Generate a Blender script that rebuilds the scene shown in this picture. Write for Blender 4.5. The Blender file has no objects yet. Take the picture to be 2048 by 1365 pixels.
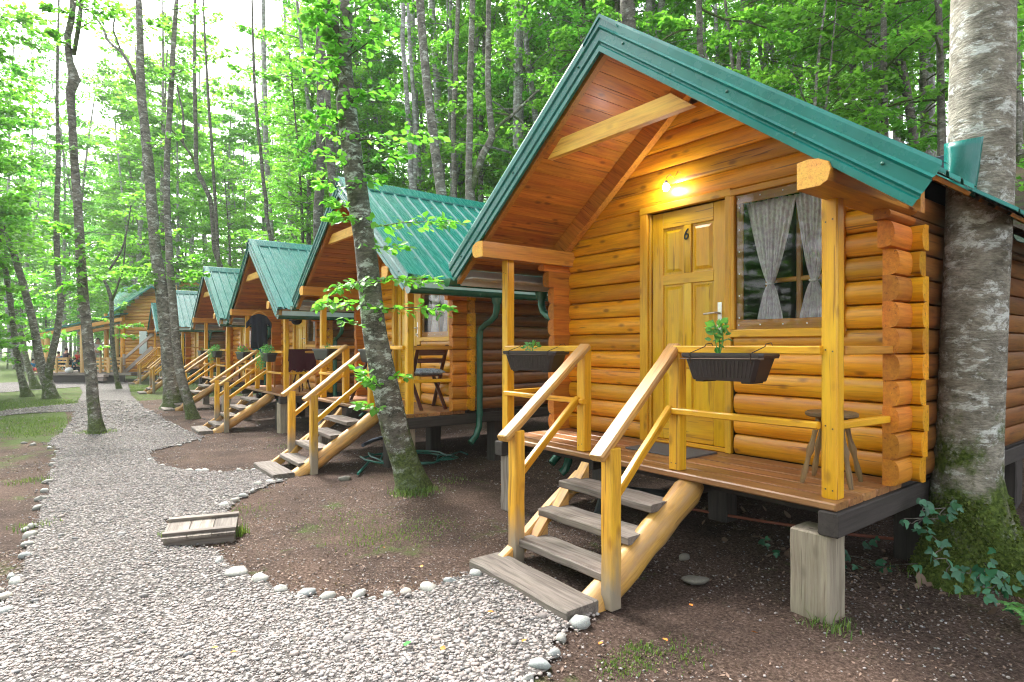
import bpy, math, random
import numpy as np
from mathutils import Vector, Matrix, noise
R = math.radians
random.seed(7); rng = np.random.default_rng(7)
scene = bpy.context.scene
C = scene.collection

# ------------------------------------------------------------------ camera
FV = Vector((-.792, .610, 0)).normalized(); RV = Vector((FV.y, -FV.x, 0))
FOC, CX, HY, EYE = 1185., 1024., 692., 1.5      # photo calibration (2048 px wide)
cam = bpy.data.cameras.new('camera'); camo = bpy.data.objects.new('camera', cam); C.objects.link(camo)
camo.location = (0, 0, EYE)
camo.rotation_euler = (R(90), 0, math.atan2(-FV.x, FV.y))
cam.sensor_width = 36; cam.lens = 36*FOC/2048; cam.shift_y = (HY-682.5)/2048
cam.clip_start = .05; cam.clip_end = 2000
scene.camera = camo
# ------------------------------------------------------------------ light
SUN_EL, SUN_AZ = R(50), R(268)      # azimuth measured clockwise from +Y
w = bpy.data.worlds.new('World'); scene.world = w; w.use_nodes = True
nt = w.node_tree; nt.nodes.clear()
o_ = nt.nodes.new('ShaderNodeOutputWorld'); bg = nt.nodes.new('ShaderNodeBackground')
sky = nt.nodes.new('ShaderNodeTexSky'); sky.sky_type = 'NISHITA'; sky.sun_disc = False
sky.sun_elevation = SUN_EL; sky.sun_rotation = SUN_AZ; sky.air_density = 1.0; sky.dust_density = 3.0; sky.ozone_density = 1.0
hs = nt.nodes.new('ShaderNodeHueSaturation'); hs.inputs['Saturation'].default_value = .28; hs.inputs['Value'].default_value = 1.0
nt.links.new(sky.outputs[0], hs.inputs['Color']); nt.links.new(hs.outputs[0], bg.inputs['Color'])
bg.inputs['Strength'].default_value = .145
nt.links.new(bg.outputs[0], o_.inputs[0])
sd = bpy.data.lights.new('sun', 'SUN'); sd.energy = 2.2; sd.angle = R(14); sd.color = (1, .97, .93)
so = bpy.data.objects.new('sun', sd); C.objects.link(so)
sdir = Vector((math.sin(SUN_AZ)*math.cos(SUN_EL), math.cos(SUN_AZ)*math.cos(SUN_EL), math.sin(SUN_EL)))
so.rotation_euler = sdir.to_track_quat('Z', 'Y').to_euler(); so.location = (-10, -20, 30)
scene.view_settings.view_transform = 'Standard'; scene.view_settings.look = 'None'
scene.view_settings.exposure = 2.45; scene.view_settings.gamma = 1.0
scene.cycles.max_bounces = 7; scene.cycles.diffuse_bounces = 3; scene.cycles.glossy_bounces = 3
scene.cycles.transmission_bounces = 4; scene.cycles.transparent_max_bounces = 8
scene.cycles.use_denoising = True; scene.cycles.filter_width = 1.1
scene.cycles.caustics_reflective = False; scene.cycles.caustics_refractive = False
scene.cycles.sample_clamp_indirect = 4

# ------------------------------------------------------------------ ground height
_gx = [-400, -60, -37, -28, -18, -13, -7.5, -3, 400]; _gz = [-.9, -.7, -.5, -.42, -.25, -.22, -.12, 0, 0]
def gz(x, y):
    z = float(np.interp(x, _gx, _gz))
    if y > 7:
        k = float(np.interp(x, [-60, -36, -16, -8, 400], [.03, .10, .34, .43, .43]))
        d = y-7
        z += k*(d if d > 4 else d*d/8+d*.5)
    if y < -3: z += .012*(y+3)
    return z
def at(px, py, F):
    return FV*F + RV*((px-CX)/FOC*F) + Vector((0, 0, EYE+(HY-py)/FOC*F))
def G(px, py):
    z = 0
    for _ in range(8):
        F = (EYE-z)*FOC/max(py-HY, 1); p = at(px, py, F); z = gz(p.x, p.y)
    return Vector((p.x, p.y, z))

# ------------------------------------------------------------------ materials
def new_mat(name):
    m = bpy.data.materials.new(name); m.use_nodes = True
    n = m.node_tree.nodes; n.clear()
    return m, n, m.node_tree.links
def N(n, t, **k):
    x = n.new(t)
    for a, b in k.items(): setattr(x, a, b)
    return x
def ramp(n, stops):
    r = n.new('ShaderNodeValToRGB'); e = r.color_ramp.elements
    while len(e) < len(stops): e.new(.5)
    for el, (p, c) in zip(e, stops): el.position = p; el.color = (*c, 1) if len(c) == 3 else c
    return r
def pbsdf(n, l, rough=.5, metal=0, spec=.5, coat=0):
    o = n.new('ShaderNodeOutputMaterial'); b = n.new('ShaderNodeBsdfPrincipled'); l.new(b.outputs[0], o.inputs[0])
    b.inputs['Roughness'].default_value = rough; b.inputs['Metallic'].default_value = metal
    b.inputs['Specular IOR Level'].default_value = spec; b.inputs['Coat Weight'].default_value = coat
    b.inputs['Coat Roughness'].default_value = .25
    return b
def noise_n(n, l, vec, scale, detail=4, rough=.6, dist=0):
    t = n.new('ShaderNodeTexNoise'); t.inputs['Scale'].default_value = scale; t.inputs['Detail'].default_value = detail
    t.inputs['Roughness'].default_value = rough; t.inputs['Distortion'].default_value = dist
    if vec is not None: l.new(vec, t.inputs['Vector'])
    return t
def mapping(n, l, vec, s):
    m = n.new('ShaderNodeMapping'); m.inputs['Scale'].default_value = s; l.new(vec, m.inputs['Vector']); return m.outputs[0]
def mixc(n, l, fac, a, b, mode='MIX'):
    m = n.new('ShaderNodeMix'); m.data_type = 'RGBA'; m.blend_type = mode
    for s, v in ((m.inputs[0], fac), (m.inputs[6], a), (m.inputs[7], b)):
        if isinstance(v, (int, float)): s.default_value = v
        elif isinstance(v, tuple): s.default_value = (*v, 1)
        else: l.new(v, s)
    return m.outputs[2]
def bump(n, l, b, h, strength=.3, dist=.01):
    k = n.new('ShaderNodeBump'); k.inputs['Strength'].default_value = strength; k.inputs['Distance'].default_value = dist
    l.new(h, k.inputs['Height']); l.new(k.outputs[0], b.inputs['Normal']); return k

def wood(name, c1, c2, cknot, rough=.4, coat=.25, knots=.5, vary=.35, bstr=.25, weather=None, gw=.6):
    m, n, l = new_mat(name); b = pbsdf(n, l, rough, 0, .4, coat)
    a = N(n, 'ShaderNodeAttribute', attribute_name='gc'); t = N(n, 'ShaderNodeAttribute', attribute_name='tint')
    g = noise_n(n, l, mapping(n, l, a.outputs['Vector'], (1.3, 16, 16)), 1.6, 5, .62, .6)
    g2 = noise_n(n, l, mapping(n, l, a.outputs['Vector'], (2.6, 48, 48)), 1.0, 5, .72)
    r = ramp(n, [(.3, c2), (.62, c1)]); l.new(g.outputs[0], r.inputs[0])
    g2r = ramp(n, [(.30, (.50, .42, .36)), (.5, (.95, .93, .9)), (.7, (1.18, 1.2, 1.2))]); l.new(g2.outputs[0], g2r.inputs[0]); col = mixc(n, l, gw, r.outputs[0], g2r.outputs[0], 'MULTIPLY')
    v = N(n, 'ShaderNodeTexVoronoi'); v.inputs['Scale'].default_value = 1.0; v.inputs['Randomness'].default_value = 1
    l.new(mapping(n, l, a.outputs['Vector'], (4.2, 9.5, 9.5)), v.inputs['Vector'])
    kr = ramp(n, [(.09, (1, 1, 1)), (.15, (.5, .5, .5)), (.22, (0, 0, 0))]); l.new(v.outputs['Distance'], kr.inputs[0])
    kf = N(n, 'ShaderNodeMath', operation='MULTIPLY'); l.new(kr.outputs[0], kf.inputs[0]); kf.inputs[1].default_value = knots
    col = mixc(n, l, kf.outputs[0], col, cknot)
    ck = noise_n(n, l, mapping(n, l, a.outputs['Vector'], (1.1, 30, 30)), 1.3, 2, .5, .3); ckr = ramp(n, [(.655, (0,)*3), (.68, (.65,)*3)]); l.new(ck.outputs[0], ckr.inputs[0]); col = mixc(n, l, ckr.outputs[0], col, cknot)
    # cast between boards: brightness by tint.x, hue drift by tint.y
    big = noise_n(n, l, mapping(n, l, a.outputs['Vector'], (.8, 3, 3)), 1.3, 3, .6)
    mr = N(n, 'ShaderNodeMapRange'); l.new(t.outputs['Fac'], mr.inputs[0]); mr.inputs[3].default_value = 1-vary; mr.inputs[4].default_value = 1+vary*.45
    hv = N(n, 'ShaderNodeHueSaturation'); l.new(col, hv.inputs['Color']); l.new(mr.outputs[0], hv.inputs['Value'])
    mh = N(n, 'ShaderNodeMapRange'); l.new(big.outputs[0], mh.inputs[0]); mh.inputs[1].default_value = .3; mh.inputs[2].default_value = .7
    mh.inputs[3].default_value = .488; mh.inputs[4].default_value = .512; l.new(mh.outputs[0], hv.inputs['Hue'])
    col = hv.outputs[0]
    if weather:
        geo = N(n, 'ShaderNodeTexCoord'); wn = noise_n(n, l, mapping(n, l, a.outputs['Vector'], (2, 9, 9)), 1.5, 5, .7)
        wr = ramp(n, [(.45, (0, 0, 0)), (.7, (1, 1, 1))]); l.new(wn.outputs[0], wr.inputs[0])
        col = mixc(n, l, wr.outputs[0], col, weather)
    l.new(col, b.inputs['Base Color'])
    bump(n, l, b, g2.outputs[0], bstr, .004)
    return m
M = {}
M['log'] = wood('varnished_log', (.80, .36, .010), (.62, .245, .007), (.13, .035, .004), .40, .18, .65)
M['logend'] = wood('log_end_grain', (.60, .21, .016), (.45, .135, .010), (.2, .05, .006), .6, .0, .3)
M['side'] = wood('dark_varnished_log', (.27, .105, .022), (.15, .052, .012), (.07, .02, .004), .45, .2)  # dark brown logs, colour lowered further to carry the shade along the side walls
M['yellow'] = wood('yellow_varnished_pine', (.78, .41, .018), (.62, .30, .012), (.22, .07, .008), .40, .15, .55, .2, gw=.4)
M['newel'] = wood('weathered_yellow_newel', (.74, .40, .03), (.52, .26, .02), (.2, .07, .01), .5, .05, .5, .2)
M['door'] = wood('door_pine', (.76, .44, .008), (.62, .33, .006), (.3, .12, .008), .33, .3, .3, .1, gw=.25)
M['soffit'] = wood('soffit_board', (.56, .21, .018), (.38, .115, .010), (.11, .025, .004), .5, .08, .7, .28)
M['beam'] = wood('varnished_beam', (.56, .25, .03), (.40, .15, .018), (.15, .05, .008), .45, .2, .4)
M['pale'] = wood('pale_beam', (.70, .38, .06), (.56, .26, .035), (.25, .1, .02), .6, .0, .4)
M['deck'] = wood('deck_board', (.42, .20, .075), (.24, .10, .035), (.07, .02, .01), .42, .25, .4, .4, .4)
M['rail'] = wood('worn_handrail', (.62, .34, .075), (.42, .21, .06), (.14, .06, .02), .5, .1, .5, .2, .4, (.36, .22, .10))
M['grey'] = wood('weathered_grey_board', (.24, .205, .175), (.11, .09, .075), (.06, .045, .035), .85, 0, .35, .35, .9)
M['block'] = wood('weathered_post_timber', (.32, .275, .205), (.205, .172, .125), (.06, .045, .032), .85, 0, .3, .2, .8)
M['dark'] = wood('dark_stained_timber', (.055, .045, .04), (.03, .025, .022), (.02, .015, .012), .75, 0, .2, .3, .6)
M['brown'] = wood('dark_brown_chair_wood', (.10, .03, .02), (.06, .018, .012), (.03, .01, .01), .45, .2, .1)
M['stool'] = wood('worn_stool_wood', (.26, .17, .07), (.16, .10, .04), (.08, .05, .03), .6, .05, .2)
M['lodgewood'] = wood('honey_log', (.70, .34, .06), (.52, .22, .03), (.2, .08, .02), .45, .2)
M['sapling'] = wood('pale_sapling_wood', (.66, .42, .18), (.52, .3, .11), (.3, .15, .05), .6, .05)

_m = M['newel']; _n = _m.node_tree.nodes; _l = _m.node_tree.links; _b = [q for q in _n if q.type == 'BSDF_PRINCIPLED'][0]; _s = _b.inputs['Base Color'].links[0].from_socket
_tc = N(_n, 'ShaderNodeTexCoord'); _sp = N(_n, 'ShaderNodeSeparateXYZ'); _l.new(_tc.outputs['Object'], _sp.inputs[0]); _nz = noise_n(_n, _l, mapping(_n, _l, _tc.outputs['Object'], (14, 14, 3)), 1, 4)
_ma = N(_n, 'ShaderNodeMath', operation='MULTIPLY_ADD'); _l.new(_nz.outputs[0], _ma.inputs[0]); _ma.inputs[1].default_value = .45; _l.new(_sp.outputs[2], _ma.inputs[2])
_r = ramp(_n, [(.32, (1, 1, 1)), (.62, (0, 0, 0))]); _l.new(_ma.outputs[0], _r.inputs[0]); _l.new(mixc(_n, _l, _r.outputs[0], _s, (.26, .21, .15)), _b.inputs['Base Color'])
def plain(name, col, rough=.5, metal=0, nz=.15, scale=30, spec=.5, coat=0, bmp=0, space='Object'):
    m, n, l = new_mat(name); b = pbsdf(n, l, rough, metal, spec, coat)
    tc = N(n, 'ShaderNodeTexCoord'); t = noise_n(n, l, tc.outputs[space], scale, 4)
    lo = tuple(c*(1-nz) for c in col); hi = tuple(min(1, c*(1+nz)) for c in col)
    r = ramp(n, [(.3, lo), (.7, hi)]); l.new(t.outputs[0], r.inputs[0]); l.new(r.outputs[0], b.inputs['Base Color'])
    rr = N(n, 'ShaderNodeMapRange'); l.new(t.outputs[0], rr.inputs[0]); rr.inputs[3].default_value = rough*.8; rr.inputs[4].default_value = min(1, rough*1.2)
    l.new(rr.outputs[0], b.inputs['Roughness'])
    if bmp: bump(n, l, b, t.outputs[0], bmp, .005)
    return m
def roofmat():
    m, n, l = new_mat('green_sheet_metal'); b = pbsdf(n, l, .3, 0, .4, 0)
    tc = N(n, 'ShaderNodeTexCoord'); t = noise_n(n, l, tc.outputs['Object'], 3.5, 6, .7); t2 = noise_n(n, l, mapping(n, l, tc.outputs['Object'], (5, 60, 5)), 1, 4, .7)
    r = ramp(n, [(.3, (.003, .105, .085)), (.7, (.008, .150, .128))]); l.new(t.outputs[0], r.inputs[0])
    s = ramp(n, [(.66, (0, 0, 0)), (.9, (.4, .4, .4))]); l.new(t2.outputs[0], s.inputs[0])
    l.new(mixc(n, l, s.outputs[0], r.outputs[0], (.09, .16, .11)), b.inputs['Base Color'])
    rr = ramp(n, [(.35, (.20,)*3), (.7, (.36,)*3)]); l.new(t2.outputs[0], rr.inputs[0]); l.new(rr.outputs[0], b.inputs['Roughness'])
    return m
M['roof'] = roofmat()
M['gutter'] = plain('dark_green_gutter_plastic', (.008, .085, .055), .25, 0, .2, 12, .6)
M['white'] = plain('grey_white_board', (.42, .42, .39), .7, 0, .12, 6)
M['plastic'] = plain('dark_brown_plastic', (.022, .014, .013), .38, 0, .2, 20, .5)
M['blackplastic'] = plain('black_plastic', (.02, .02, .022), .4)
M['soil_pot'] = plain('potting_soil', (.025, .018, .014), .95, 0, .5, 120, .2, 0, 1)
M['metal'] = plain('brushed_steel', (.62, .6, .56), .3, .9)
M['blackpaint'] = plain('black_paint', (.006, .006, .006), .35)
M['mat'] = plain('grey_doormat', (.10, .10, .105), .95, 0, .3, 200)
M['blackcloth'] = plain('black_cotton', (.010, .012, .020), .9, 0, .3, 15, .2)
M['maroon'] = plain('maroon_towel', (.045, .006, .012), .95, 0, .3, 90, .1, 0, .5)
M['cushion'] = plain('grey_patterned_cushion', (.30, .36, .42), .9, 0, .6, 38, .1)
M['hose'] = plain('green_hose_rubber', (.012, .13, .095), .35)
M['pipeblue'] = plain('blue_grey_pipe', (.06, .085, .12), .5)
M['pipegrey'] = plain('dark_grey_pipe', (.05, .058, .06), .45)
M['pipered'] = plain('rusty_red_pipe', (.22, .06, .03), .6)
M['greywood'] = wood('silver_grey_rail', (.50, .42, .38), (.38, .31, .28), (.2, .15, .12), .8, 0, .2)
M['board'] = plain('pale_blue_grey_panel', (.55, .62, .62), .5)
M['iron'] = plain('rusty_wire', (.06, .035, .02), .6, .5)
M['bulbcord'] = plain('bulb_socket', (.05, .045, .04), .4)
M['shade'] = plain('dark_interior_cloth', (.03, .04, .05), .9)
def colmat(name, c, rough=.9): 
    M[name] = plain(name, c, rough, 0, .15, 25, .2); return M[name]

def glass():
    m, n, l = new_mat('window_glass'); o = n.new('ShaderNodeOutputMaterial')
    tr = n.new('ShaderNodeBsdfTransparent'); tr.inputs[0].default_value = (1, 1, 1, 1)
    gl = n.new('ShaderNodeBsdfGlossy'); gl.inputs['Roughness'].default_value = .03
    tc = N(n, 'ShaderNodeTexCoord'); t = noise_n(n, l, tc.outputs['Object'], 3, 2)
    bp = n.new('ShaderNodeBump'); bp.inputs['Strength'].default_value = .03; bp.inputs['Distance'].default_value = .01
    l.new(t.outputs[0], bp.inputs['Height']); l.new(bp.outputs[0], gl.inputs['Normal'])
    fr = n.new('ShaderNodeFresnel'); fr.inputs[0].default_value = 1.5
    ml = N(n, 'ShaderNodeMath', operation='MULTIPLY_ADD'); l.new(fr.outputs[0], ml.inputs[0]); ml.inputs[1].default_value = .8; ml.inputs[2].default_value = .01
    mx = n.new('ShaderNodeMixShader'); l.new(ml.outputs[0], mx.inputs[0]); l.new(tr.outputs[0], mx.inputs[1]); l.new(gl.outputs[0], mx.inputs[2])
    l.new(mx.outputs[0], o.inputs[0]); return m
M['glass'] = glass()
def lace():
    m, n, l = new_mat('lace_curtain'); o = n.new('ShaderNodeOutputMaterial')
    tc = N(n, 'ShaderNodeTexCoord')
    df = n.new('ShaderNodeBsdfDiffuse'); tl = n.new('ShaderNodeBsdfTranslucent'); tp = n.new('ShaderNodeBsdfTransparent')
    f = noise_n(n, l, tc.outputs['Object'], 26, 3, .7); f2 = N(n, 'ShaderNodeTexVoronoi'); f2.inputs['Scale'].default_value = 30; l.new(tc.outputs['Object'], f2.inputs['Vector'])
    r = ramp(n, [(.42, (.97, .96, 1.0)), (.6, (.78, .70, .80))]); l.new(f.outputs[0], r.inputs[0])
    l.new(r.outputs[0], df.inputs[0]); l.new(r.outputs[0], tl.inputs[0])
    m1 = n.new('ShaderNodeMixShader'); m1.inputs[0].default_value = .12; l.new(df.outputs[0], m1.inputs[1]); l.new(tl.outputs[0], m1.inputs[2])
    ar = ramp(n, [(.15, (.0,)*3), (.6, (.07,)*3)]); l.new(f2.outputs['Distance'], ar.inputs[0])
    m2 = n.new('ShaderNodeMixShader'); l.new(ar.outputs[0], m2.inputs[0]); l.new(m1.outputs[0], m2.inputs[1]); l.new(tp.outputs[0], m2.inputs[2])
    l.new(m2.outputs[0], o.inputs[0]); return m
M['lace'] = lace()
def leafmat(name, c1, c2, trans=.5, tcol=None, rough=.45):
    m, n, l = new_mat(name); o = n.new('ShaderNodeOutputMaterial')
    a = N(n, 'ShaderNodeAttribute', attribute_name='tint'); oi = N(n, 'ShaderNodeObjectInfo')
    r = ramp(n, [(0, c1), (1, c2)]); l.new(a.outputs['Fac'], r.inputs[0])
    hv = N(n, 'ShaderNodeHueSaturation'); l.new(r.outputs[0], hv.inputs['Color'])
    mr = N(n, 'ShaderNodeMapRange'); l.new(oi.outputs['Random'], mr.inputs[0]); mr.inputs[3].default_value = .480; mr.inputs[4].default_value = .510; l.new(mr.outputs[0], hv.inputs['Hue'])
    df = n.new('ShaderNodeBsdfPrincipled'); df.inputs['Roughness'].default_value = rough; df.inputs['Specular IOR Level'].default_value = .35
    l.new(hv.outputs[0], df.inputs['Base Color'])
    tl = n.new('ShaderNodeBsdfTranslucent'); l.new(mixc(n, l, 1.0, hv.outputs[0], tcol or (1.7, 1.75, .6), 'MULTIPLY'), tl.inputs[0])
    mx = n.new('ShaderNodeMixShader'); mx.inputs[0].default_value = trans; l.new(df.outputs[0], mx.inputs[1]); l.new(tl.outputs[0], mx.inputs[2])
    l.new(mx.outputs[0], o.inputs[0]); return m
M['leaf'] = leafmat('beech_leaf', (.075, .22, .03), (.21, .44, .075), .56, (1.35, 1.65, .8))
M['ivy'] = leafmat('ivy_leaf', (.010, .06, .032), (.045, .16, .09), .15, None, .35)
M['plantleaf'] = leafmat('pot_plant_leaf', (.05, .20, .06), (.14, .36, .12), .35)
M['fernleaf'] = leafmat('fern_leaf', (.05, .22, .05), (.12, .34, .08), .35)
M['grassblade'] = leafmat('grass_blade', (.05, .10, .02), (.15, .22, .05), .25)
M['moss'] = leafmat('moss_tuft', (.035, .055, .008), (.11, .15, .025), .2, None, .9)
M['pinkflower'] = leafmat('pink_flower', (.45, .05, .25), (.7, .15, .4), .3)
M['litter'] = leafmat('dry_leaf', (.07, .048, .036), (.24, .165, .115), .1, None, .7)

def barkmat(name, base, dark, lich, moss_h=1.0, moss=.6, bandy=1., lichen=.5, strip=False):
    m, n, l = new_mat(name); b = pbsdf(n, l, .9, 0, .15)
    a = N(n, 'ShaderNodeAttribute', attribute_name='gc')   # x: height above the root, y, z: offsets around the stem in metres
    v = a.outputs['Vector']
    g = noise_n(n, l, mapping(n, l, v, (9, 5, 5)), 1.2, 6, .65, .5)
    r = ramp(n, [(.32, dark), (.62, base)]); l.new(g.outputs[0], r.inputs[0]); col = r.outputs[0]
    bd = noise_n(n, l, mapping(n, l, v, (22, 2.2, 2.2)), 1.2, 6, .75, .9)
    br = ramp(n, [(.50, (0,)*3), (.66, (.75*bandy,)*3)]); l.new(bd.outputs[0], br.inputs[0]); col = mixc(n, l, br.outputs[0], col, tuple(c*.45+.01 for c in base))
    fine = noise_n(n, l, mapping(n, l, v, (70, 26, 26)), 1, 5, .7); fr_ = ramp(n, [(.3, (.55,)*3), (.65, (1.2,)*3)]); l.new(fine.outputs[0], fr_.inputs[0]); col = mixc(n, l, 1., col, fr_.outputs[0], 'MULTIPLY')
    li = noise_n(n, l, mapping(n, l, v, (11, 5.5, 5.5)), 1.0, 8, .78, .3)
    lr = ramp(n, [(.60-.14*lichen, (0,)*3), (.66-.10*lichen, (.85,)*3)]); l.new(li.outputs[0], lr.inputs[0]); col = mixc(n, l, lr.outputs[0], col, lich)
    sp = noise_n(n, l, mapping(n, l, v, (14, 14, 14)), 1.5, 3, .6); spr = ramp(n, [(.62, (0,)*3), (.68, (.7,)*3)]); l.new(sp.outputs[0], spr.inputs[0])
    col = mixc(n, l, spr.outputs[0], col, dark)
    if moss:
        sep = N(n, 'ShaderNodeSeparateXYZ'); l.new(v, sep.inputs[0])
        mn = noise_n(n, l, mapping(n, l, v, (3, 3.5, 3.5)), 1.2, 6, .7)
        mh = N(n, 'ShaderNodeMapRange'); l.new(sep.outputs[0], mh.inputs[0]); mh.inputs[1].default_value = .1; mh.inputs[2].default_value = moss_h*2; mh.inputs[3].default_value = .42; mh.inputs[4].default_value = -.08
        ad = N(n, 'ShaderNodeMath', operation='ADD'); l.new(mn.outputs[0], ad.inputs[0]); l.new(mh.outputs[0], ad.inputs[1])
        mr = ramp(n, [(.64, (0,)*3), (.78, (moss,)*3)]); l.new(ad.outputs[0], mr.inputs[0])
        mc = noise_n(n, l, mapping(n, l, v, (40, 40, 40)), 1, 3); mcr = ramp(n, [(.35, (.03, .05, .008)), (.7, (.11, .15, .03))]); l.new(mc.outputs[0], mcr.inputs[0])
        col = mixc(n, l, mr.outputs[0], col, mcr.outputs[0])
    l.new(col, b.inputs['Base Color'])
    ad2 = N(n, 'ShaderNodeMath', operation='ADD'); l.new(g.outputs[0], ad2.inputs[0]); l.new(bd.outputs[0], ad2.inputs[1]); ad3 = N(n, 'ShaderNodeMath', operation='ADD'); l.new(ad2.outputs[0], ad3.inputs[0]); l.new(fine.outputs[0], ad3.inputs[1])
    bump(n, l, b, ad3.outputs[0], .75, .02)
    return m
M['bark'] = barkmat('grey_bark', (.25, .225, .19), (.065, .058, .05), (.50, .50, .46), .8, .8, .8, .5)
M['barkdark'] = barkmat('dark_bark', (.19, .17, .145), (.04, .034, .028), (.38, .38, .35), .9, .85, .7, .3)
M['barkpale'] = barkmat('pale_bark', (.34, .33, .31), (.12, .11, .10), (.55, .56, .54), .5, .4, .7, .6)
M['barkmossy'] = barkmat('mossy_lichen_bark', (.19, .17, .14), (.04, .036, .03), (.52, .54, .50), .9, .8, .9, .55)
M['barkbeech'] = barkmat('beech_bark_with_lichen', (.34, .31, .25), (.13, .115, .09), (.62, .63, .59), .85, 1, .8, .6)

def groundmat():
    m, n, l = new_mat('forest_soil'); b = pbsdf(n, l, .95, 0, .15)
    tc = N(n, 'ShaderNodeTexCoord'); v = tc.outputs['Object']; a = N(n, 'ShaderNodeAttribute', attribute_name='tint')
    f = noise_n(n, l, v, 55, 6, .75); c = noise_n(n, l, v, 1.3, 5, .65); d = noise_n(n, l, v, 190, 2, .6)
    r = ramp(n, [(.32, (.035, .024, .018)), (.50, (.120, .082, .064)), (.70, (.29, .22, .185))]); l.new(f.outputs[0], r.inputs[0])
    r2 = ramp(n, [(.32, (.50, .48, .48)), (.7, (1.15, 1.07, 1.0))]); l.new(c.outputs[0], r2.inputs[0]); col = mixc(n, l, 1.0, r.outputs[0], r2.outputs[0], 'MULTIPLY')
    vo = N(n, 'ShaderNodeTexVoronoi'); vo.inputs['Scale'].default_value = 42; l.new(v, vo.inputs['Vector'])
    vr = ramp(n, [(.10, (1,)*3), (.16, (0,)*3)]); l.new(vo.outputs['Distance'], vr.inputs[0])
    vs = N(n, 'ShaderNodeSeparateColor'); l.new(vo.outputs['Color'], vs.inputs[0]); gt = N(n, 'ShaderNodeMath', operation='GREATER_THAN'); l.new(vs.outputs[0], gt.inputs[0]); gt.inputs[1].default_value = .72
    mu = N(n, 'ShaderNodeMath', operation='MULTIPLY'); l.new(vr.outputs[0], mu.inputs[0]); l.new(gt.outputs[0], mu.inputs[1])
    col = mixc(n, l, mu.outputs[0], col, (.40, .35, .31))
    gn = noise_n(n, l, v, 2.1, 7, .75); gm = N(n, 'ShaderNodeMath', operation='MULTIPLY_ADD'); l.new(a.outputs['Fac'], gm.inputs[0]); gm.inputs[1].default_value = .45; l.new(gn.outputs[0], gm.inputs[2])
    gr = ramp(n, [(.60, (0,)*3), (.74, (.85,)*3)]); l.new(gm.outputs[0], gr.inputs[0])
    gc = ramp(n, [(.3, (.04, .075, .012)), (.7, (.13, .20, .04))]); l.new(d.outputs[0], gc.inputs[0])
    col = mixc(n, l, gr.outputs[0], col, gc.outputs[0])
    l.new(col, b.inputs['Base Color'])
    ad = N(n, 'ShaderNodeMath', operation='ADD'); l.new(f.outputs[0], ad.inputs[0]); l.new(d.outputs[0], ad.inputs[1]); bump(n, l, b, ad.outputs[0], 1.0, .03)
    return m
M['ground'] = groundmat()
def stonemat(name, cols, sc=30, rough=.75):
    m, n, l = new_mat(name); b = pbsdf(n, l, rough, 0, .3)
    a = N(n, 'ShaderNodeAttribute', attribute_name='tint'); tc = N(n, 'ShaderNodeTexCoord'); oi = N(n, 'ShaderNodeObjectInfo')
    ad = N(n, 'ShaderNodeMath', operation='ADD'); l.new(a.outputs['Fac'], ad.inputs[0]); l.new(oi.outputs['Random'], ad.inputs[1])
    fr = N(n, 'ShaderNodeMath', operation='FRACT'); l.new(ad.outputs[0], fr.inputs[0])
    r = ramp(n, [(i/(len(cols)-1), c) for i, c in enumerate(cols)]); l.new(fr.outputs[0], r.inputs[0])
    t = noise_n(n, l, tc.outputs['Object'], sc, 5, .7); tr = ramp(n, [(.3, (.6,)*3), (.7, (1.1,)*3)]); l.new(t.outputs[0], tr.inputs[0])
    l.new(mixc(n, l, 1., r.outputs[0], tr.outputs[0], 'MULTIPLY'), b.inputs['Base Color']); bump(n, l, b, t.outputs[0], .5, .01)
    return m
M['pebble'] = stonemat('river_pebble', [(.33, .29, .27), (.18, .165, .155), (.35, .305, .285), (.25, .20, .175), (.43, .39, .365), (.14, .14, .14), (.31, .25, .22), (.27, .262, .255)])
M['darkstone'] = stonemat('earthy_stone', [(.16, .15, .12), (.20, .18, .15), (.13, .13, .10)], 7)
M['stone'] = stonemat('border_stone', [(.36, .35, .32), (.26, .25, .22), (.42, .41, .37), (.32, .34, .33), (.36, .32, .27)], 9)
def pathbase():
    m, n, l = new_mat('gravel_bed'); b = pbsdf(n, l, .95, 0, .2)
    tc = N(n, 'ShaderNodeTexCoord'); v = N(n, 'ShaderNodeTexVoronoi'); v.inputs['Scale'].default_value = 34; l.new(tc.outputs['Object'], v.inputs['Vector'])
    s = N(n, 'ShaderNodeSeparateColor'); l.new(v.outputs['Color'], s.inputs[0])
    r = ramp(n, [(0, (.15, .13, .12)), (.5, (.27, .24, .22)), (1, (.37, .34, .32))]); l.new(s.outputs[0], r.inputs[0])
    e = ramp(n, [(.25, (1,)*3), (.55, (.22,)*3)]); l.new(v.outputs['Distance'], e.inputs[0])
    l.new(mixc(n, l, 1., r.outputs[0], e.outputs[0], 'MULTIPLY'), b.inputs['Base Color'])
    inv = N(n, 'ShaderNodeMath', operation='SUBTRACT'); inv.inputs[0].default_value = 1; l.new(v.outputs['Distance'], inv.inputs[1]); bump(n, l, b, inv.outputs[0], 1, .02)
    return m
M['pathbase'] = pathbase()
def emis(name, c, s):
    m, n, l = new_mat(name); o = n.new('ShaderNodeOutputMaterial'); e = n.new('ShaderNodeEmission'); e.inputs[0].default_value = (*c, 1); e.inputs[1].default_value = s
    l.new(e.outputs[0], o.inputs[0]); return m
M['bulb'] = emis('lit_bulb', (1, .98, .95), 40)

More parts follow.
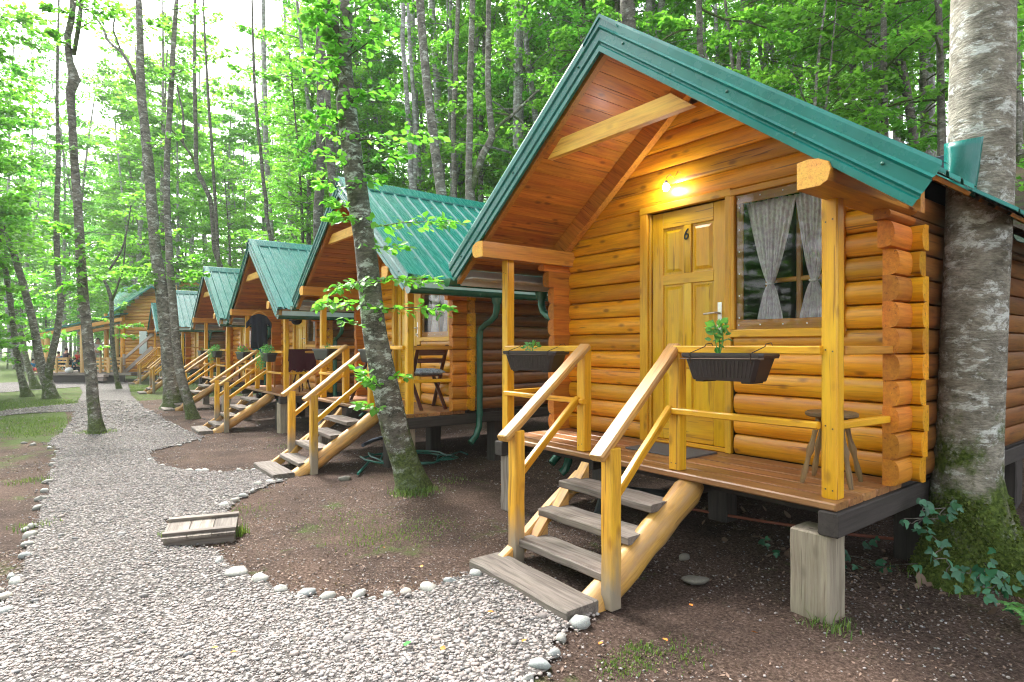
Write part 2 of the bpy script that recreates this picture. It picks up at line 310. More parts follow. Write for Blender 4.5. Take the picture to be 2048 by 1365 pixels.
# ------------------------------------------------------------------ mesh helpers
class MB:
    def __init__(s): s.v = []; s.f = []; s.g = []; s.t = []
    def add(s, vs, fs, gc=None, tint=None):
        b = len(s.v); s.v += [tuple(v) for v in vs]; s.f += [tuple(i+b for i in f) for f in fs]
        s.g += [tuple(g) for g in gc] if gc is not None else [tuple(v) for v in vs]
        t = random.random() if tint is None else tint
        s.t += [t]*len(vs); return s
    def build(s, name, mat, parent=None, smooth=True, ang=32):
        me = bpy.data.meshes.new(name); me.from_pydata(s.v, [], s.f); me.update()
        a = me.attributes.new('gc', 'FLOAT_VECTOR', 'POINT'); a.data.foreach_set('vector', np.array(s.g, 'f').ravel())
        a = me.attributes.new('tint', 'FLOAT', 'POINT'); a.data.foreach_set('value', np.array(s.t, 'f'))
        me.materials.append(M[mat] if isinstance(mat, str) else mat)
        if smooth: me.shade_smooth(); me.set_sharp_from_angle(angle=R(ang))
        return link(name, me, parent)
def link(name, me, parent=None):
    o = bpy.data.objects.new(name, me); C.objects.link(o)
    if parent: o.parent = parent
    return o
def empty(name, loc=(0, 0, 0), rz=0, parent=None):
    o = bpy.data.objects.new(name, None); C.objects.link(o); o.location = loc; o.rotation_euler = (0, 0, rz); o.empty_display_size = .2
    if parent: o.parent = parent
    return o
def tag(o, label=None, cat=None, group=None, kind=None):
    if label: o['label'] = label
    if cat: o['category'] = cat
    if group: o['group'] = group
    if kind: o['kind'] = kind
    return o
def copytree(o, parent=None):
    c = o.copy(); C.objects.link(c)
    if parent: c.parent = parent
    for ch in list(o.children): copytree(ch, c)
    return c
def gcr(): return random.uniform(0, 40)
def beam(mb, p0, p1, w, h, up=(0, 0, 1), bev=.006, jit=0.0, tint=None):
    """box along p0-p1: w across, h along 'up', chamfered long edges, grain coords."""
    p0, p1 = Vector(p0), Vector(p1); d = (p1-p0); L = d.length; d.normalize()
    up = Vector(up); sx = d.cross(up).normalized(); uz = sx.cross(d).normalized()
    a, b, e = w/2, h/2, min(bev, w*.3, h*.3)
    prof = [(-a+e, -b), (a-e, -b), (a, -b+e), (a, b-e), (a-e, b), (-a+e, b), (-a, b-e), (-a, -b+e)]
    st = [(0, 1-e/a*.6), (e*.7, 1), (L-e*.7, 1), (L, 1-e/a*.6)]
    if jit: st = [st[0], st[1]]+[(L*k/6, 1) for k in range(1, 6)]+[st[2], st[3]]
    vs, gs = [], []; off = gcr()
    for (s, k) in st:
        jx, jz = (random.uniform(-jit, jit), random.uniform(-jit, jit)) if jit else (0, 0)
        for x, z in prof:
            vs.append(p0+d*s+sx*(x*k+jx)+uz*(z*k+jz)); gs.append((s+off, x+off, z))
    fs = []
    n = len(st)
    for i in range(n-1):
        for j in range(8): q = (j+1) % 8; fs.append((i*8+j, i*8+q, i*8+8+q, i*8+8+j))
    fs.append(tuple(range(7, -1, -1))); fs.append(tuple(range((n-1)*8, n*8)))
    mb.add(vs, fs, gs, tint); return mb
def box(mb, x0, x1, y0, y1, z0, z1, axis='x', bev=.005, tint=None):
    cx, cy, cz = (x0+x1)/2, (y0+y1)/2, (z0+z1)/2
    if axis == 'x': return beam(mb, (x0, cy, cz), (x1, cy, cz), y1-y0, z1-z0, (0, 0, 1), bev, 0, tint)
    if axis == 'y': return beam(mb, (cx, y0, cz), (cx, y1, cz), x1-x0, z1-z0, (0, 0, 1), bev, 0, tint)
    return beam(mb, (cx, cy, z0), (cx, cy, z1), x1-x0, y1-y0, (0, 1, 0), bev, 0, tint)
def tube(mb, pts, rad, seg=12, cap=True, gcang=False, tint=None, wob=0, wseed=0):
    """swept tube; rad number or list. gc = (length, angle metres)"""
    pts = [Vector(p) for p in pts]; n = len(pts)
    if not hasattr(rad, '__len__'): rad = [rad]*n
    vs, gs, fs = [], [], []; L = 0; off = 0 if gcang else gcr()
    ref = Vector((0, 1, .01)) if abs((pts[-1]-pts[0]).normalized().z) > .5 else Vector((0, 0, 1))
    for i, p in enumerate(pts):
        t = (pts[min(i+1, n-1)]-pts[max(i-1, 0)]).normalized()
        sx = t.cross(ref).normalized(); sy = sx.cross(t).normalized()
        if i: L += (p-pts[i-1]).length
        for j in range(seg):
            a = 2*math.pi*j/seg; r = rad[i]
            if wob: r *= 1+wob*noise.noise(Vector((math.cos(a)*1.3+wseed, math.sin(a)*1.3, L*1.6)))+wob*.4*noise.noise(Vector((math.cos(a)*4+wseed, math.sin(a)*4, L*7)))
            vs.append(p+sx*math.cos(a)*r+sy*math.sin(a)*r)
            gs.append((L+off, math.cos(a)*rad[i]+off+wseed, math.sin(a)*rad[i]))
    for i in range(n-1):
        for j in range(seg): q = (j+1) % seg; fs.append((i*seg+j, i*seg+q, i*seg+seg+q, i*seg+seg+j))
    if cap: fs.append(tuple(range(seg-1, -1, -1))); fs.append(tuple(range((n-1)*seg, n*seg)))
    mb.add(vs, fs, gs, tint); return mb
def lathe(mb, prof, o=(0, 0, 0), seg=16, tint=None):
    vs, fs = [], []; o = Vector(o); m = len(prof)
    for r, z in prof:
        for j in range(seg): a = 2*math.pi*j/seg; vs.append(o+Vector((r*math.cos(a), r*math.sin(a), z)))
    for i in range(m-1):
        for j in range(seg): q = (j+1) % seg; fs.append((i*seg+j, i*seg+q, i*seg+seg+q, i*seg+seg+j))
    fs.append(tuple(range(seg-1, -1, -1))); fs.append(tuple(range((m-1)*seg, m*seg)))
    mb.add(vs, fs, None, tint); return mb
def extrude(mb, poly, f0, f1, gaxis=None, tint=None):
    """poly: list of 2D; f0,f1: functions 2D->3D for the two caps"""
    n = len(poly); A = [Vector(f0(p)) for p in poly]; B = [Vector(f1(p)) for p in poly]; L = (A[0]-B[0]).length; off = gcr()
    gs = [(off, p[0]+off, p[1]) for p in poly]+[(off+L, p[0]+off, p[1]) for p in poly]
    fs = [(i, (i+1) % n, n+(i+1) % n, n+i) for i in range(n)]+[tuple(range(n-1, -1, -1)), tuple(range(n, 2*n))]
    if gaxis: gs = [gaxis(v, off) for v in A+B]
    mb.add(A+B, fs, gs, tint); return mb
def dprof(h, flat, joint, bulge, k=7):
    """half-round log: flat back at n=flat, rounded face reaching n=bulge, joints at n=joint"""
    pts = [(flat, 0), (flat, h)]
    for i in range(k+1):
        a = math.pi*i/k; pts.append((joint+(bulge-joint)*math.sin(a)**.74, h-h*(1-math.cos(a))/2))
    return pts

# ------------------------------------------------------------------ ground
def build_ground():
    n = 420
    def warp(c, lo, hi):
        t = np.linspace(-1, 1, n); s = np.sinh(t*6.2)/np.sinh(6.2)
        return np.where(s < 0, c+(-s)*(lo-c), c+s*(hi-c))
    xs = warp(-4.5, -330, 160); ys = warp(1.8, -70, 115)
    vs = []; tt = []
    for y in ys:
        for x in xs:
            z = gz(x, y); d = math.hypot(x, y)
            if d < 25:
                v = Vector((x*1.1, y*1.1, 0)); z += .03*noise.noise(v)+.008*noise.noise(v*6)+(.006*noise.noise(v*19) if d < 9 else 0)
            elif y > 8: z += .5*noise.noise(Vector((x*.12, y*.12, 3)))
            vs.append((x, y, z-.012))
            g = 0.
            if x < -9 and y < .2: g = min(1, (-9-x)/9)*.65
            if x < -24: g = max(g, .55)
            if y > 8: g = max(g, .25)
            g += .10*math.exp(-((x+5.2)**2+(y-1.9)**2)/1.2)+.3*math.exp(-((x+2.1)**2+(y-1.4)**2)/.3)
            tt.append(g)
    idx = np.arange(n*n).reshape(n, n)
    f = np.stack([idx[:-1, :-1], idx[:-1, 1:], idx[1:, 1:], idx[1:, :-1]], -1).reshape(-1, 4)
    me = bpy.data.meshes.new('ground'); me.vertices.add(n*n); me.vertices.foreach_set('co', np.array(vs, 'f').ravel())
    me.loops.add(f.size); me.loops.foreach_set('vertex_index', f.ravel()); me.polygons.add(len(f))
    me.polygons.foreach_set('loop_start', np.arange(len(f))*4); me.update(calc_edges=True); me.validate()
    a = me.attributes.new('tint', 'FLOAT', 'POINT'); a.data.foreach_set('value', np.array(tt, 'f'))
    me.materials.append(M['ground']); me.shade_smooth()
    tag(link('ground', me), kind='structure')
build_ground()

# path outline, traced on the ground
PATHPX = [(-160, 1330), (0, 1215), (22, 1175), (45, 1120), (72, 1050), (95, 975), (110, 925), (118, 900), (108, 892), (92, 889), (120, 868), (142, 845), (150, 822), (0, 832), (-60, 836), (-60, 826), (0, 822), (155, 806), (165, 785), (160, 774), (0, 786), (-60, 790), (-60, 768), (60, 764),
          (255, 762), (262, 790), (285, 812), (330, 838), (372, 862), (408, 874), (350, 892), (300, 905), (310, 925), (350, 936), (400, 946), (490, 943), (528, 938), (572, 962), (545, 966), (505, 985), (470, 1000), (445, 1030), (330, 1040), (335, 1088), (430, 1100), (450, 1128), (500, 1158), (560, 1184), (640, 1200), (720, 1197), (800, 1192), (880, 1170), (960, 1149), (1000, 1150), (1180, 1232), (1140, 1250), (1110, 1285), (1085, 1330), (1060, 1365), (1040, 1440), (700, 1560), (100, 1560), (-200, 1500)]
PATH = np.array([G(*p)[:2] for p in PATHPX])
def inpoly(P, x, y):
    x = np.asarray(x); y = np.asarray(y); r = np.zeros(x.shape, bool); n = len(P)
    for i in range(n):
        x0, y0 = P[i]; x1, y1 = P[(i+1) % n]
        if y0 == y1: continue
        c = ((y0 > y) != (y1 > y)) & (x < (x1-x0)*(y-y0)/(y1-y0)+x0); r ^= c
    return r
def build_path():
    xs = np.concatenate([np.arange(-60, -16, .25), np.arange(-16, -1, .06)]); ys = np.arange(-6, 5, .06)
    cx = (xs[:-1]+xs[1:])/2; cy = (ys[:-1]+ys[1:])/2
    Xc, Yc = np.meshgrid(cx, cy); ins = inpoly(PATH, Xc, Yc)
    mb = MB(); idx = {}
    vs, fs = [], []
    def vid(i, j):
        if (i, j) not in idx:
            x, y = xs[i], ys[j]; v = Vector((x*1.1, y*1.1, 0)); z = gz(x, y)+(.03*noise.noise(v)+.008*noise.noise(v*6) if math.hypot(x, y) < 25 else 0)
            idx[(i, j)] = len(vs); vs.append((x, y, z+.004))
        return idx[(i, j)]
    for j, i in zip(*np.nonzero(ins)): fs.append((vid(i, j), vid(i+1, j), vid(i+1, j+1), vid(i, j+1)))
    mb.add(vs, fs); tag(mb.build('path', 'pathbase'), kind='structure')
build_path()
def pathz(x, y):
    v = Vector((x*1.1, y*1.1, 0)); return gz(x, y)+(.03*noise.noise(v)+.008*noise.noise(v*6) if math.hypot(x, y) < 25 else 0)

ICO = None
def ico(sub):
    import bmesh
    bm = bmesh.new(); bmesh.ops.create_icosphere(bm, subdivisions=sub, radius=1)
    v = np.array([x.co[:] for x in bm.verts]); f = np.array([[x.index for x in p.verts] for p in bm.faces]); bm.free(); return v, f
def rawmesh(name, V, F, tint, mat, smooth=True):
    me = bpy.data.meshes.new(name); k = F.shape[1]
    me.vertices.add(len(V)); me.vertices.foreach_set('co', V.astype('f').ravel())
    me.loops.add(F.size); me.loops.foreach_set('vertex_index', F.astype('i').ravel()); me.polygons.add(len(F))
    me.polygons.foreach_set('loop_start', (np.arange(len(F))*k).astype('i')); me.update(calc_edges=True)
    a = me.attributes.new('tint', 'FLOAT', 'POINT'); a.data.foreach_set('value', tint.astype('f'))
    me.materials.append(M[mat])
    if smooth: me.shade_smooth()
    return me
def scatter(tmpl, pos, scl, rz, tilt, tint):
    """numpy copies of a template; pos (n,3), scl (n,3), rz, tilt (n)"""
    v, f = tmpl; n = len(pos)
    P = v[None]*scl[:, None, :]
    ct, st = np.cos(tilt)[:, None], np.sin(tilt)[:, None]
    y = P[..., 1]*ct-P[..., 2]*st; z = P[..., 1]*st+P[..., 2]*ct; x = P[..., 0]
    c, s = np.cos(rz)[:, None], np.sin(rz)[:, None]
    Q = np.stack([x*c-y*s, x*s+y*c, z], -1)+pos[:, None, :]
    F = f[None]+(np.arange(n)*len(v))[:, None, None]
    return Q.reshape(-1, 3), F.reshape(-1, f.shape[1]), np.repeat(tint, len(v))
def join(parts):
    V, F, T = [], [], []; b = 0
    for v, f, t in parts: V.append(v); F.append(f+b); T.append(t); b += len(v)
    return np.concatenate(V), np.concatenate(F), np.concatenate(T)
def pebbles():
    parts = []; t1, t2 = ico(1), ico(2)
    # templates slightly lumpy
    t2 = (t2[0]*(1+.12*np.array([noise.noise(Vector(v)*1.7) for v in t2[0]]))[:, None], t2[1])
    def zone(x0, x1, y0, y1, dens, smin, smax, tm, fmin, fmax):
        n = int((x1-x0)*(y1-y0)*dens); x = rng.uniform(x0, x1, n); y = rng.uniform(y0, y1, n)
        F = x*FV.x+y*FV.y; Rr = x*RV.x+y*RV.y; u = Rr/np.maximum(F, .01)
        spd = np.where(rng.random(n) < .12, .16, .035); k = inpoly(PATH, x+rng.normal(0, 1, n)*spd, y+rng.normal(0, 1, n)*spd) & (rng.random(n) < .72+.3*np.sin(x*2.3+np.sin(y*3.1)*2)*np.sin(y*2.9+1)) & (F > fmin) & (F <= fmax) & (u > -.93) & (u < .2)
        x, y = x[k], y[k]; n = len(x)
        s = (smin+(smax-smin)*rng.random(n)**3.2)*.78
        z = np.array([pathz(a, b) for a, b in zip(x, y)])
        sc = np.stack([s, s*rng.uniform(.62, .95, n), s*rng.uniform(.35, .6, n)], -1)
        pos = np.stack([x, y, z+.004+sc[:, 2]*.45], -1)
        parts.append(scatter(tm, pos, sc, rng.uniform(0, 6.28, n), rng.normal(0, .25, n), rng.random(n)))
    zone(-6, 0, -3, 3, 7000, .005, .019, t2, 2.0, 3.6)
    zone(-6.5, 0, -3, 3, 4300, .006, .020, t1, 3.6, 5.2)
    zone(-10, -2, -2, 3, 3000, .008, .022, t1, 5.2, 8)
    zone(-16, -5, -2, 4, 1200, .012, .028, t1, 8, 12)
    zone(-30, -8, -3, 4, 160, .025, .05, t1, 12, 20)
    # bigger single river stones lying in the gravel
    zone(-7, 0, -3, 3, 16, .022, .045, t2, 2.2, 6)
    V, F, T = join(parts); me = rawmesh('gravel', V, F, T, 'pebble')
    tag(link('gravel', me), 'pale grey and pinkish river pebbles covering the footpath', 'gravel', kind='stuff')
pebbles()

def bed_scatter():
    """litter flakes, twigs and small stones on the bare soil"""
    parts = []; t1 = ico(1)
    def pts(x0, x1, y0, y1, dens, fmin, fmax):
        n = int((x1-x0)*(y1-y0)*dens); x = rng.uniform(x0, x1, n); y = rng.uniform(y0, y1, n)
        F = x*FV.x+y*FV.y; u = (x*RV.x+y*RV.y)/np.maximum(F, .01)
        k = ~inpoly(PATH, x, y) & (rng.random(n) < .45+.6*np.sin(x*1.9+2*np.sin(y*1.3))*np.sin(y*2.3+x*.7)) & (F > fmin) & (F < fmax) & (u > -.9) & (u < .9); x, y = x[k], y[k]
        return x, y, np.array([pathz(a, b) for a, b in zip(x, y)]), len(x)
    for rg in ((-6, .5, -2, 7, 520, 1.8, 6, .003, .010), (-13, -4, -2, 7, 90, 6, 12, .005, .016), (-26, -10, -3, 5, 12, 12, 22, .014, .03)):
        x, y, z, n = pts(*rg[:7]); s = rg[7]+(rg[8]-rg[7])*rng.random(n)**2
        sc = np.stack([s, s*.8, s*.5], -1); parts.append(scatter(t1, np.stack([x, y, z-.012+sc[:, 2]*.6], -1), sc, rng.uniform(0, 6.3, n), rng.normal(0, .2, n), rng.random(n)))
    V, F, T = join(parts); tag(link('small_stones', rawmesh('small_stones', V, F, T, 'pebble')), 'small pale stones strewn over the bare brown soil', 'gravel', kind='stuff')
    lv = np.array([[0, -1, 0], [.5, -.3, .15], [.45, .4, .1], [0, 1, .25], [-.45, .4, .2], [-.5, -.3, .1], [0, 0, -.05]]); lf = np.array([[0, 1, 6], [1, 2, 6], [2, 3, 6], [3, 4, 6], [4, 5, 6], [5, 0, 6]])
    parts = []
    for rg in ((-6, .5, -2, 8, 1300, 1.8, 6, .004, .014), (-14, -4, -2, 8, 420, 6, 12, .007, .018), (-5, 1, 4, 12, 60, 3, 14, .03, .06)):
        x, y, z, n = pts(*rg[:7]); s = rg[7]+(rg[8]-rg[7])*rng.random(n)**2
        sc = np.stack([s, s*rng.uniform(.5, 1.2, n), s], -1); parts.append(scatter((lv, lf), np.stack([x, y, z-.006+s*.15], -1), sc, rng.uniform(0, 6.3, n), rng.normal(0, .5, n), rng.random(n)))
    V, F, T = join(parts); tag(link('leaf_litter', rawmesh('leaf_litter', V, F, T, 'litter', False)), 'dry brown leaf scraps lying all over the bare soil', 'leaf litter', kind='stuff')
    # grass: thin blades in patches
    bv = np.array([[-.06, 0, 0], [.06, 0, 0], [.04, .12, .55], [-.04, .12, .55], [0, .42, 1.0]]); bf = np.array([[0, 1, 2], [0, 2, 3], [3, 2, 4]])
    parts = []
    patches = [(G(px, py), r, k, h) for px, py, r, k, h in ((195, 866, .35, 700, .07), (700, 1040, .5, 300, .022), (760, 1075, .45, 350, .025), (850, 1050, .4, 300, .022), (1255, 1300, .12, 160, .015), (1285, 1325, .1, 90, .015), (600, 890, .5, 250, .03), (470, 1020, .4, 150, .03), (830, 985, .3, 500, .06), (1660, 1250, .16, 90, .06), (1900, 1160, .3, 260, .05), (60, 960, .3, 120, .05), (70, 1050, .2, 80, .05), (480, 1065, .08, 60, .09), (330, 1075, .06, 80, .05), (90, 860, 1.4, 1800, .05), (40, 810, 3.2, 5200, .06), (40, 845, 1.6, 2000, .05), (300, 780, 1.5, 1500, .06), (255, 775, 2.0, 1500, .07), (1350, 1300, .2, 150, .02), (1230, 1330, .12, 150, .018), (1290, 1290, .1, 120, .02), (900, 960, .3, 120, .03))]
    for c, r, k, h in patches:
        a = rng.uniform(0, 6.28, k); q = r*np.sqrt(rng.random(k))*rng.uniform(.4, 1.2, k); x = c.x+q*np.cos(a); y = c.y+q*np.sin(a)
        m = ~inpoly(PATH, x, y) | (r < .4); x, y = x[m], y[m]; k = len(x)
        if not k: continue
        z = np.array([pathz(p, s) for p, s in zip(x, y)])-.014; hh = h*rng.uniform(.5, 1.3, k); wd = .06*np.ones(k)+h*.4*(h < .1)
        parts.append(scatter((bv, bf), np.stack([x, y, z], -1), np.stack([wd*.9, hh, hh], -1), rng.uniform(0, 6.3, k), rng.normal(0, .2, k), rng.random(k)))
    V, F, T = join(parts); tag(link('grass', rawmesh('grass', V, F, T, 'grassblade', False)), 'short green grass growing in patches beside the path', 'grass', kind='stuff')
bed_scatter()

# border stones, each its own object
def stones():
    t2 = ico(2); meshes = []
    for k in range(6):
        v = t2[0].copy(); s = Vector((k*7.3, 2, 1))
        v = v*(1+.42*np.array([noise.noise(Vector(p)*1.1+s) for p in v])+.14*np.array([noise.noise(Vector(p)*2.6+s) for p in v]))[:, None]
        me = rawmesh('border_stone', v, t2[1], np.full(len(v), random.random()), 'stone'); me.set_sharp_from_angle(angle=R(55)); meshes.append(me)
    cnt = [0]
    def put(px, py, w, label, grp, flat=.55, rz=None):
        p = G(px, py); F = p.dot(FV); r = w/2/FOC*F*.88*random.uniform(.85, 1.12)
        o = link('border_stone', meshes[cnt[0] % 6]); cnt[0] += 1
        o.scale = (r, r*random.uniform(.65, .9), r*flat*random.uniform(.9, 1.2)); o.rotation_euler = (random.uniform(-.2, .2), random.uniform(-.2, .2), random.uniform(0, 6) if rz is None else rz)
        o.location = (p.x, p.y, pathz(p.x, p.y)+r*flat*.12); tag(o, label, 'stone', grp)
        if grp.endswith('cabin six'): o.data = o.data.copy(); o.data.materials[0] = M['darkstone']; o.data.name = 'stone_in_shadow'  # this group takes the darker stone colours
    c1 = 'pale rounded stone in the curved border between the gravel and the bare soil bed'
    big = {0: 'flat mossy stone at the start of the curved stone border', 2: 'long white boulder, the widest of the curved stone border', 3: 'white humped boulder beside the long white one', 4: 'chunky pale boulder with a chipped top in the curved border', 8: 'upright angular pale boulder standing in the curved stone border'}
    for i, (px, py, w) in enumerate([(438, 1122, 28), (448, 1134, 16), (474, 1148, 50), (520, 1162, 46), (562, 1182, 34), (612, 1189, 40), (655, 1197, 36), (683, 1199, 22), (719, 1191, 38), (775, 1190, 26), (812, 1185, 26), (858, 1179, 36), (900, 1166, 30), (950, 1154, 36), (598, 1196, 18), (745, 1196, 16), (925, 1168, 16)]):
        put(px, py, w, big.get(i, c1), 'stones of the curved border' if i not in big else 'large stones of the curved border')
    lab = ['large grey white stone touching the lowest plank of cabin six', 'bluish grey wedge shaped stone beside the foot plank stone', 'brownish rounded stone between the wedge stone and the broad one', 'broad domed beige stone at the gravel edge near the bottom', 'smooth grey stone cut by the bottom edge of the picture']
    for (px, py, w), lb in zip([(1157, 1246, 46), (1122, 1276, 34), (1108, 1305, 32), (1080, 1328, 52), (1056, 1358, 32)], lab): put(px, py, w, lb, 'stones beside the foot plank', .7)
    c2 = 'pale stone of the long border on the open side of the path'
    q = [(8, 1195, 52), (2, 1225, 44), (30, 1165, 46), (42, 1135, 36), (50, 1112, 34), (56, 1090, 30), (60, 1072, 34), (64, 1052, 26), (68, 1035, 28), (74, 1018, 26), (82, 1000, 24), (88, 982, 22), (94, 965, 20), (98, 948, 22), (104, 932, 18), (108, 918, 16), (112, 905, 14), (100, 897, 16), (84, 893, 14), (66, 890, 14), (48, 887, 14), (22, 1150, 26), (50, 1060, 20), (60, 1040, 18), (-4, 1180, 40)]
    for px, py, w in [v for k_, v in enumerate(q) if k_ % 5 != 3]: put(px, py, w*.9, c2, 'stones of the long path border')
    c3 = 'small pale stone edging the gravel spur towards the second cabin'
    for px, py, w in [(448, 1008, 24), (470, 1000, 20), (486, 992, 22), (505, 984, 18), (517, 970, 20), (542, 964, 20), (560, 962, 14), (380, 942, 16), (398, 943, 14), (410, 943, 18), (440, 945, 12), (480, 943, 16), (492, 942, 12), (506, 941, 12), (325, 930, 12), (300, 921, 12), (350, 938, 10)]: put(px, py, w, c3, 'stones of the gravel spur')
    c4 = 'tiny pale stone edging the gravel near the third and fourth cabins'
    for px, py, w in [(400, 880, 10), (380, 885, 10), (360, 892, 10), (332, 845, 9), (350, 853, 9), (372, 864, 9), (296, 826, 8), (312, 832, 8)]: put(px, py, w, c4, 'stones near the far cabins')
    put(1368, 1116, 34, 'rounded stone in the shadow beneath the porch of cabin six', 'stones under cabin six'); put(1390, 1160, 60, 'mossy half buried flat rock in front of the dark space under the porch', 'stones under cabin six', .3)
    put(690, 957, 30, 'small pale stone at the foot of the leaning mossy tree', 'stones under cabin six', .5)
    put(170, 1052, 10, 'single grey pebble lying alone on the gravel path', 'stones under cabin six')
stones()

# ------------------------------------------------------------------ log cabins (local frame: x along the front, y into the cabin, deck top z = .65)
DZ = .65; LH = .16; HB = .22     # HB: front overhang
SL = .755                        # roof slope
def roofz(x): return 3.835-abs(x)*SL     # top of the sheet metal
def hlog(mb, x0, x1, z, flat=.98, joint=.932, bulge=.872, h=LH, tint=None):
    pr = dprof(h, flat, joint, bulge); off = gcr()
    n = len(pr); A = [(x0, p[0], z+p[1]) for p in pr]; B = [(x1, p[0], z+p[1]) for p in pr]
    A2 = [(x0+.012, p[0], z+p[1]) for p in pr]
    gs = [(v[0]+off, v[1], v[2]+off) for v in A+B]
    mb.add(A+B, [(i, n+i, n+(i+1) % n, (i+1) % n) for i in range(n)]+[tuple(range(n)), tuple(range(2*n-1, n-1, -1))], gs, tint)
def ylog(mb, y0, y1, z, s, flat=1.505, joint=1.548, bulge=1.598, h=LH, tint=None):
    pr = dprof(h, flat, joint, bulge); off = gcr(); n = len(pr)
    A = [(s*p[0], y0, z+p[1]) for p in pr]; B = [(s*p[0], y1, z+p[1]) for p in pr]
    gs = [(v[1]+off, v[0], v[2]+off) for v in A+B]
    mb.add(A+B, [(i, (i+1) % n, n+(i+1) % n, n+i) for i in range(n)]+[tuple(range(n)), tuple(range(2*n-1, n-1, -1))], gs, tint)
DOOR = (-.56, .355, 2.735); DLEAF = (-.445, .29, 2.665)
WIN = (.355, 1.20, 1.565, 2.72)
YB = 4.2   # back wall
def make_cabin():
    root = empty('log_cabin')
    # front wall
    mb = MB(); z = DZ
    while z < 3.5:
        top = (3.615-z)/SL; ext = 1.645+random.uniform(-.012, .008) if z+LH < 2.36 else min(1.51, top)
        gab = z+LH*.5 > 2.47
        kw = dict(joint=.905, bulge=.880) if gab else {}
        segs = [(-ext, ext)]
        zc = z+LH/2
        cuts = []
        if zc < DOOR[2]-.06: cuts.append((DOOR[0]+.02, DOOR[1]+.02))
        if WIN[2] < zc < WIN[3]-.06: cuts.append((WIN[0]+.02, WIN[1]-.04))
        for a, b in cuts:
            ns = []
            for p, q in segs:
                if b <= p or a >= q: ns.append((p, q)); continue
                if p < a: ns.append((p, a))
                if b < q: ns.append((b, q))
            segs = ns
        t = random.random()
        for a, b in segs:
            if b-a > .03: hlog(mb, a, b, z, tint=t, **kw)
        z += LH
    mb.build('front_wall', 'log', root, ang=30)
    # wall infill over the door/window head
    mb = MB(); hlog(mb, DOOR[0], 1.3, 2.70, h=.03, joint=.93, bulge=.90); mb.build('lintel', 'log', root)
    # log ends of the side walls in front, and the side walls
    for s in (-1, 1):
        mb = MB(); me2 = MB(); z = DZ; k = 0
        while z < 2.30:
            f = .67-(0 if z < 1.93 else .14*((z-1.93+.1)/.42)**1.2)+random.uniform(-.006, .006)
            t = random.random(); hh = min(LH, 2.312-z)
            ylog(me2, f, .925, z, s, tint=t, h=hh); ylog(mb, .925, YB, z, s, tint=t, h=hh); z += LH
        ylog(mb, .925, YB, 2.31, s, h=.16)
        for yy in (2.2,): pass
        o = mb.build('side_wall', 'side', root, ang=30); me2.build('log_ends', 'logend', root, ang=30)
    mb = MB(); box(mb, -1.6, 1.6, YB-.1, YB, .6, 2.6)
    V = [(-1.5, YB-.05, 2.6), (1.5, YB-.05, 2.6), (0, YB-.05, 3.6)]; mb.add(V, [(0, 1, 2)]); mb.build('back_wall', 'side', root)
    # deck boards and frame
    mb = MB(); y = -.02
    for k, wd in enumerate((.17, .19, .18, .19, .19)):
        beam(mb, (-1.53, y+wd/2, DZ-.022), (1.53, y+wd/2, DZ-.022), wd-.006, .044, bev=.008, tint=random.random()); y += wd
    mb.build('deck', 'deck', root)
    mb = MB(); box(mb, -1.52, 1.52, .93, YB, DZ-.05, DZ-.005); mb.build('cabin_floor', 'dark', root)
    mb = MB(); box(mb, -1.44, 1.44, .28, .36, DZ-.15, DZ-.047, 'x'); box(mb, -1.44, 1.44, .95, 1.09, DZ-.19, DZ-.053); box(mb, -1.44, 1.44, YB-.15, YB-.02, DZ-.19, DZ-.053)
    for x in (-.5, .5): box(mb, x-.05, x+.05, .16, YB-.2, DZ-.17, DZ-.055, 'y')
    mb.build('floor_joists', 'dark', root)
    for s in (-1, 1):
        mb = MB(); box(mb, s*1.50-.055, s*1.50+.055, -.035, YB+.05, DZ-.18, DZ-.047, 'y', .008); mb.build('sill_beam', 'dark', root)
    # posts
    for x, y, zt, zb in ((-1.535, .11, 2.36, DZ), (1.46, .11, 2.36, DZ), (-.455, .06, 1.49, DZ), (.455, .06, 1.49, DZ)):
        mb = MB(); beam(mb, (x, y, zb), (x, y, zt), .088, .088, (0, 1, 0), .008, .0015); po = mb.build('post', 'yellow', root)
        sc = MB()
        for zz in (1.05, 1.475, 2.20 if zt > 2 else 1.44, DZ+.05):
            for dx in (-.018, .02):
                cx_, cz_ = x+dx, zz+random.uniform(-.012, .012)
                sc.add([(cx_+.0048*math.cos(q*math.pi/4), y-.0458, cz_+.0048*math.sin(q*math.pi/4)) for q in range(8)], [tuple(range(8))])
        sc.build('screw', 'bulbcord', po)
    # rails
    for n_, zt, h, wd in (('top_rail', 1.50, .05, .085), ('middle_rail', 1.075, .042, .055)):
        for a, b in (((-1.49, .075), (-.41, .05)), ((.41, .05), (1.415, .075))):
            mb = MB(); beam(mb, (a[0], a[1]-(.0 if n_[0] == 't' else .03), zt-h/2), (b[0]+(.01 if n_[0] == 't' else 0), b[1]-(.0 if n_[0] == 't' else .03), zt-h/2), wd, h, bev=.007, jit=.0015); mb.build(n_, 'yellow', root)
        for s in (-1, 1):
            xx = -1.535 if s < 0 else 1.46
            mb = MB(); beam(mb, (xx+s*.02, .155, zt-h/2), (xx+s*.07, .68, zt-h/2), wd*.8, h, bev=.006); mb.build(n_, 'yellow' if n_[0] == 'm' else 'beam', root)
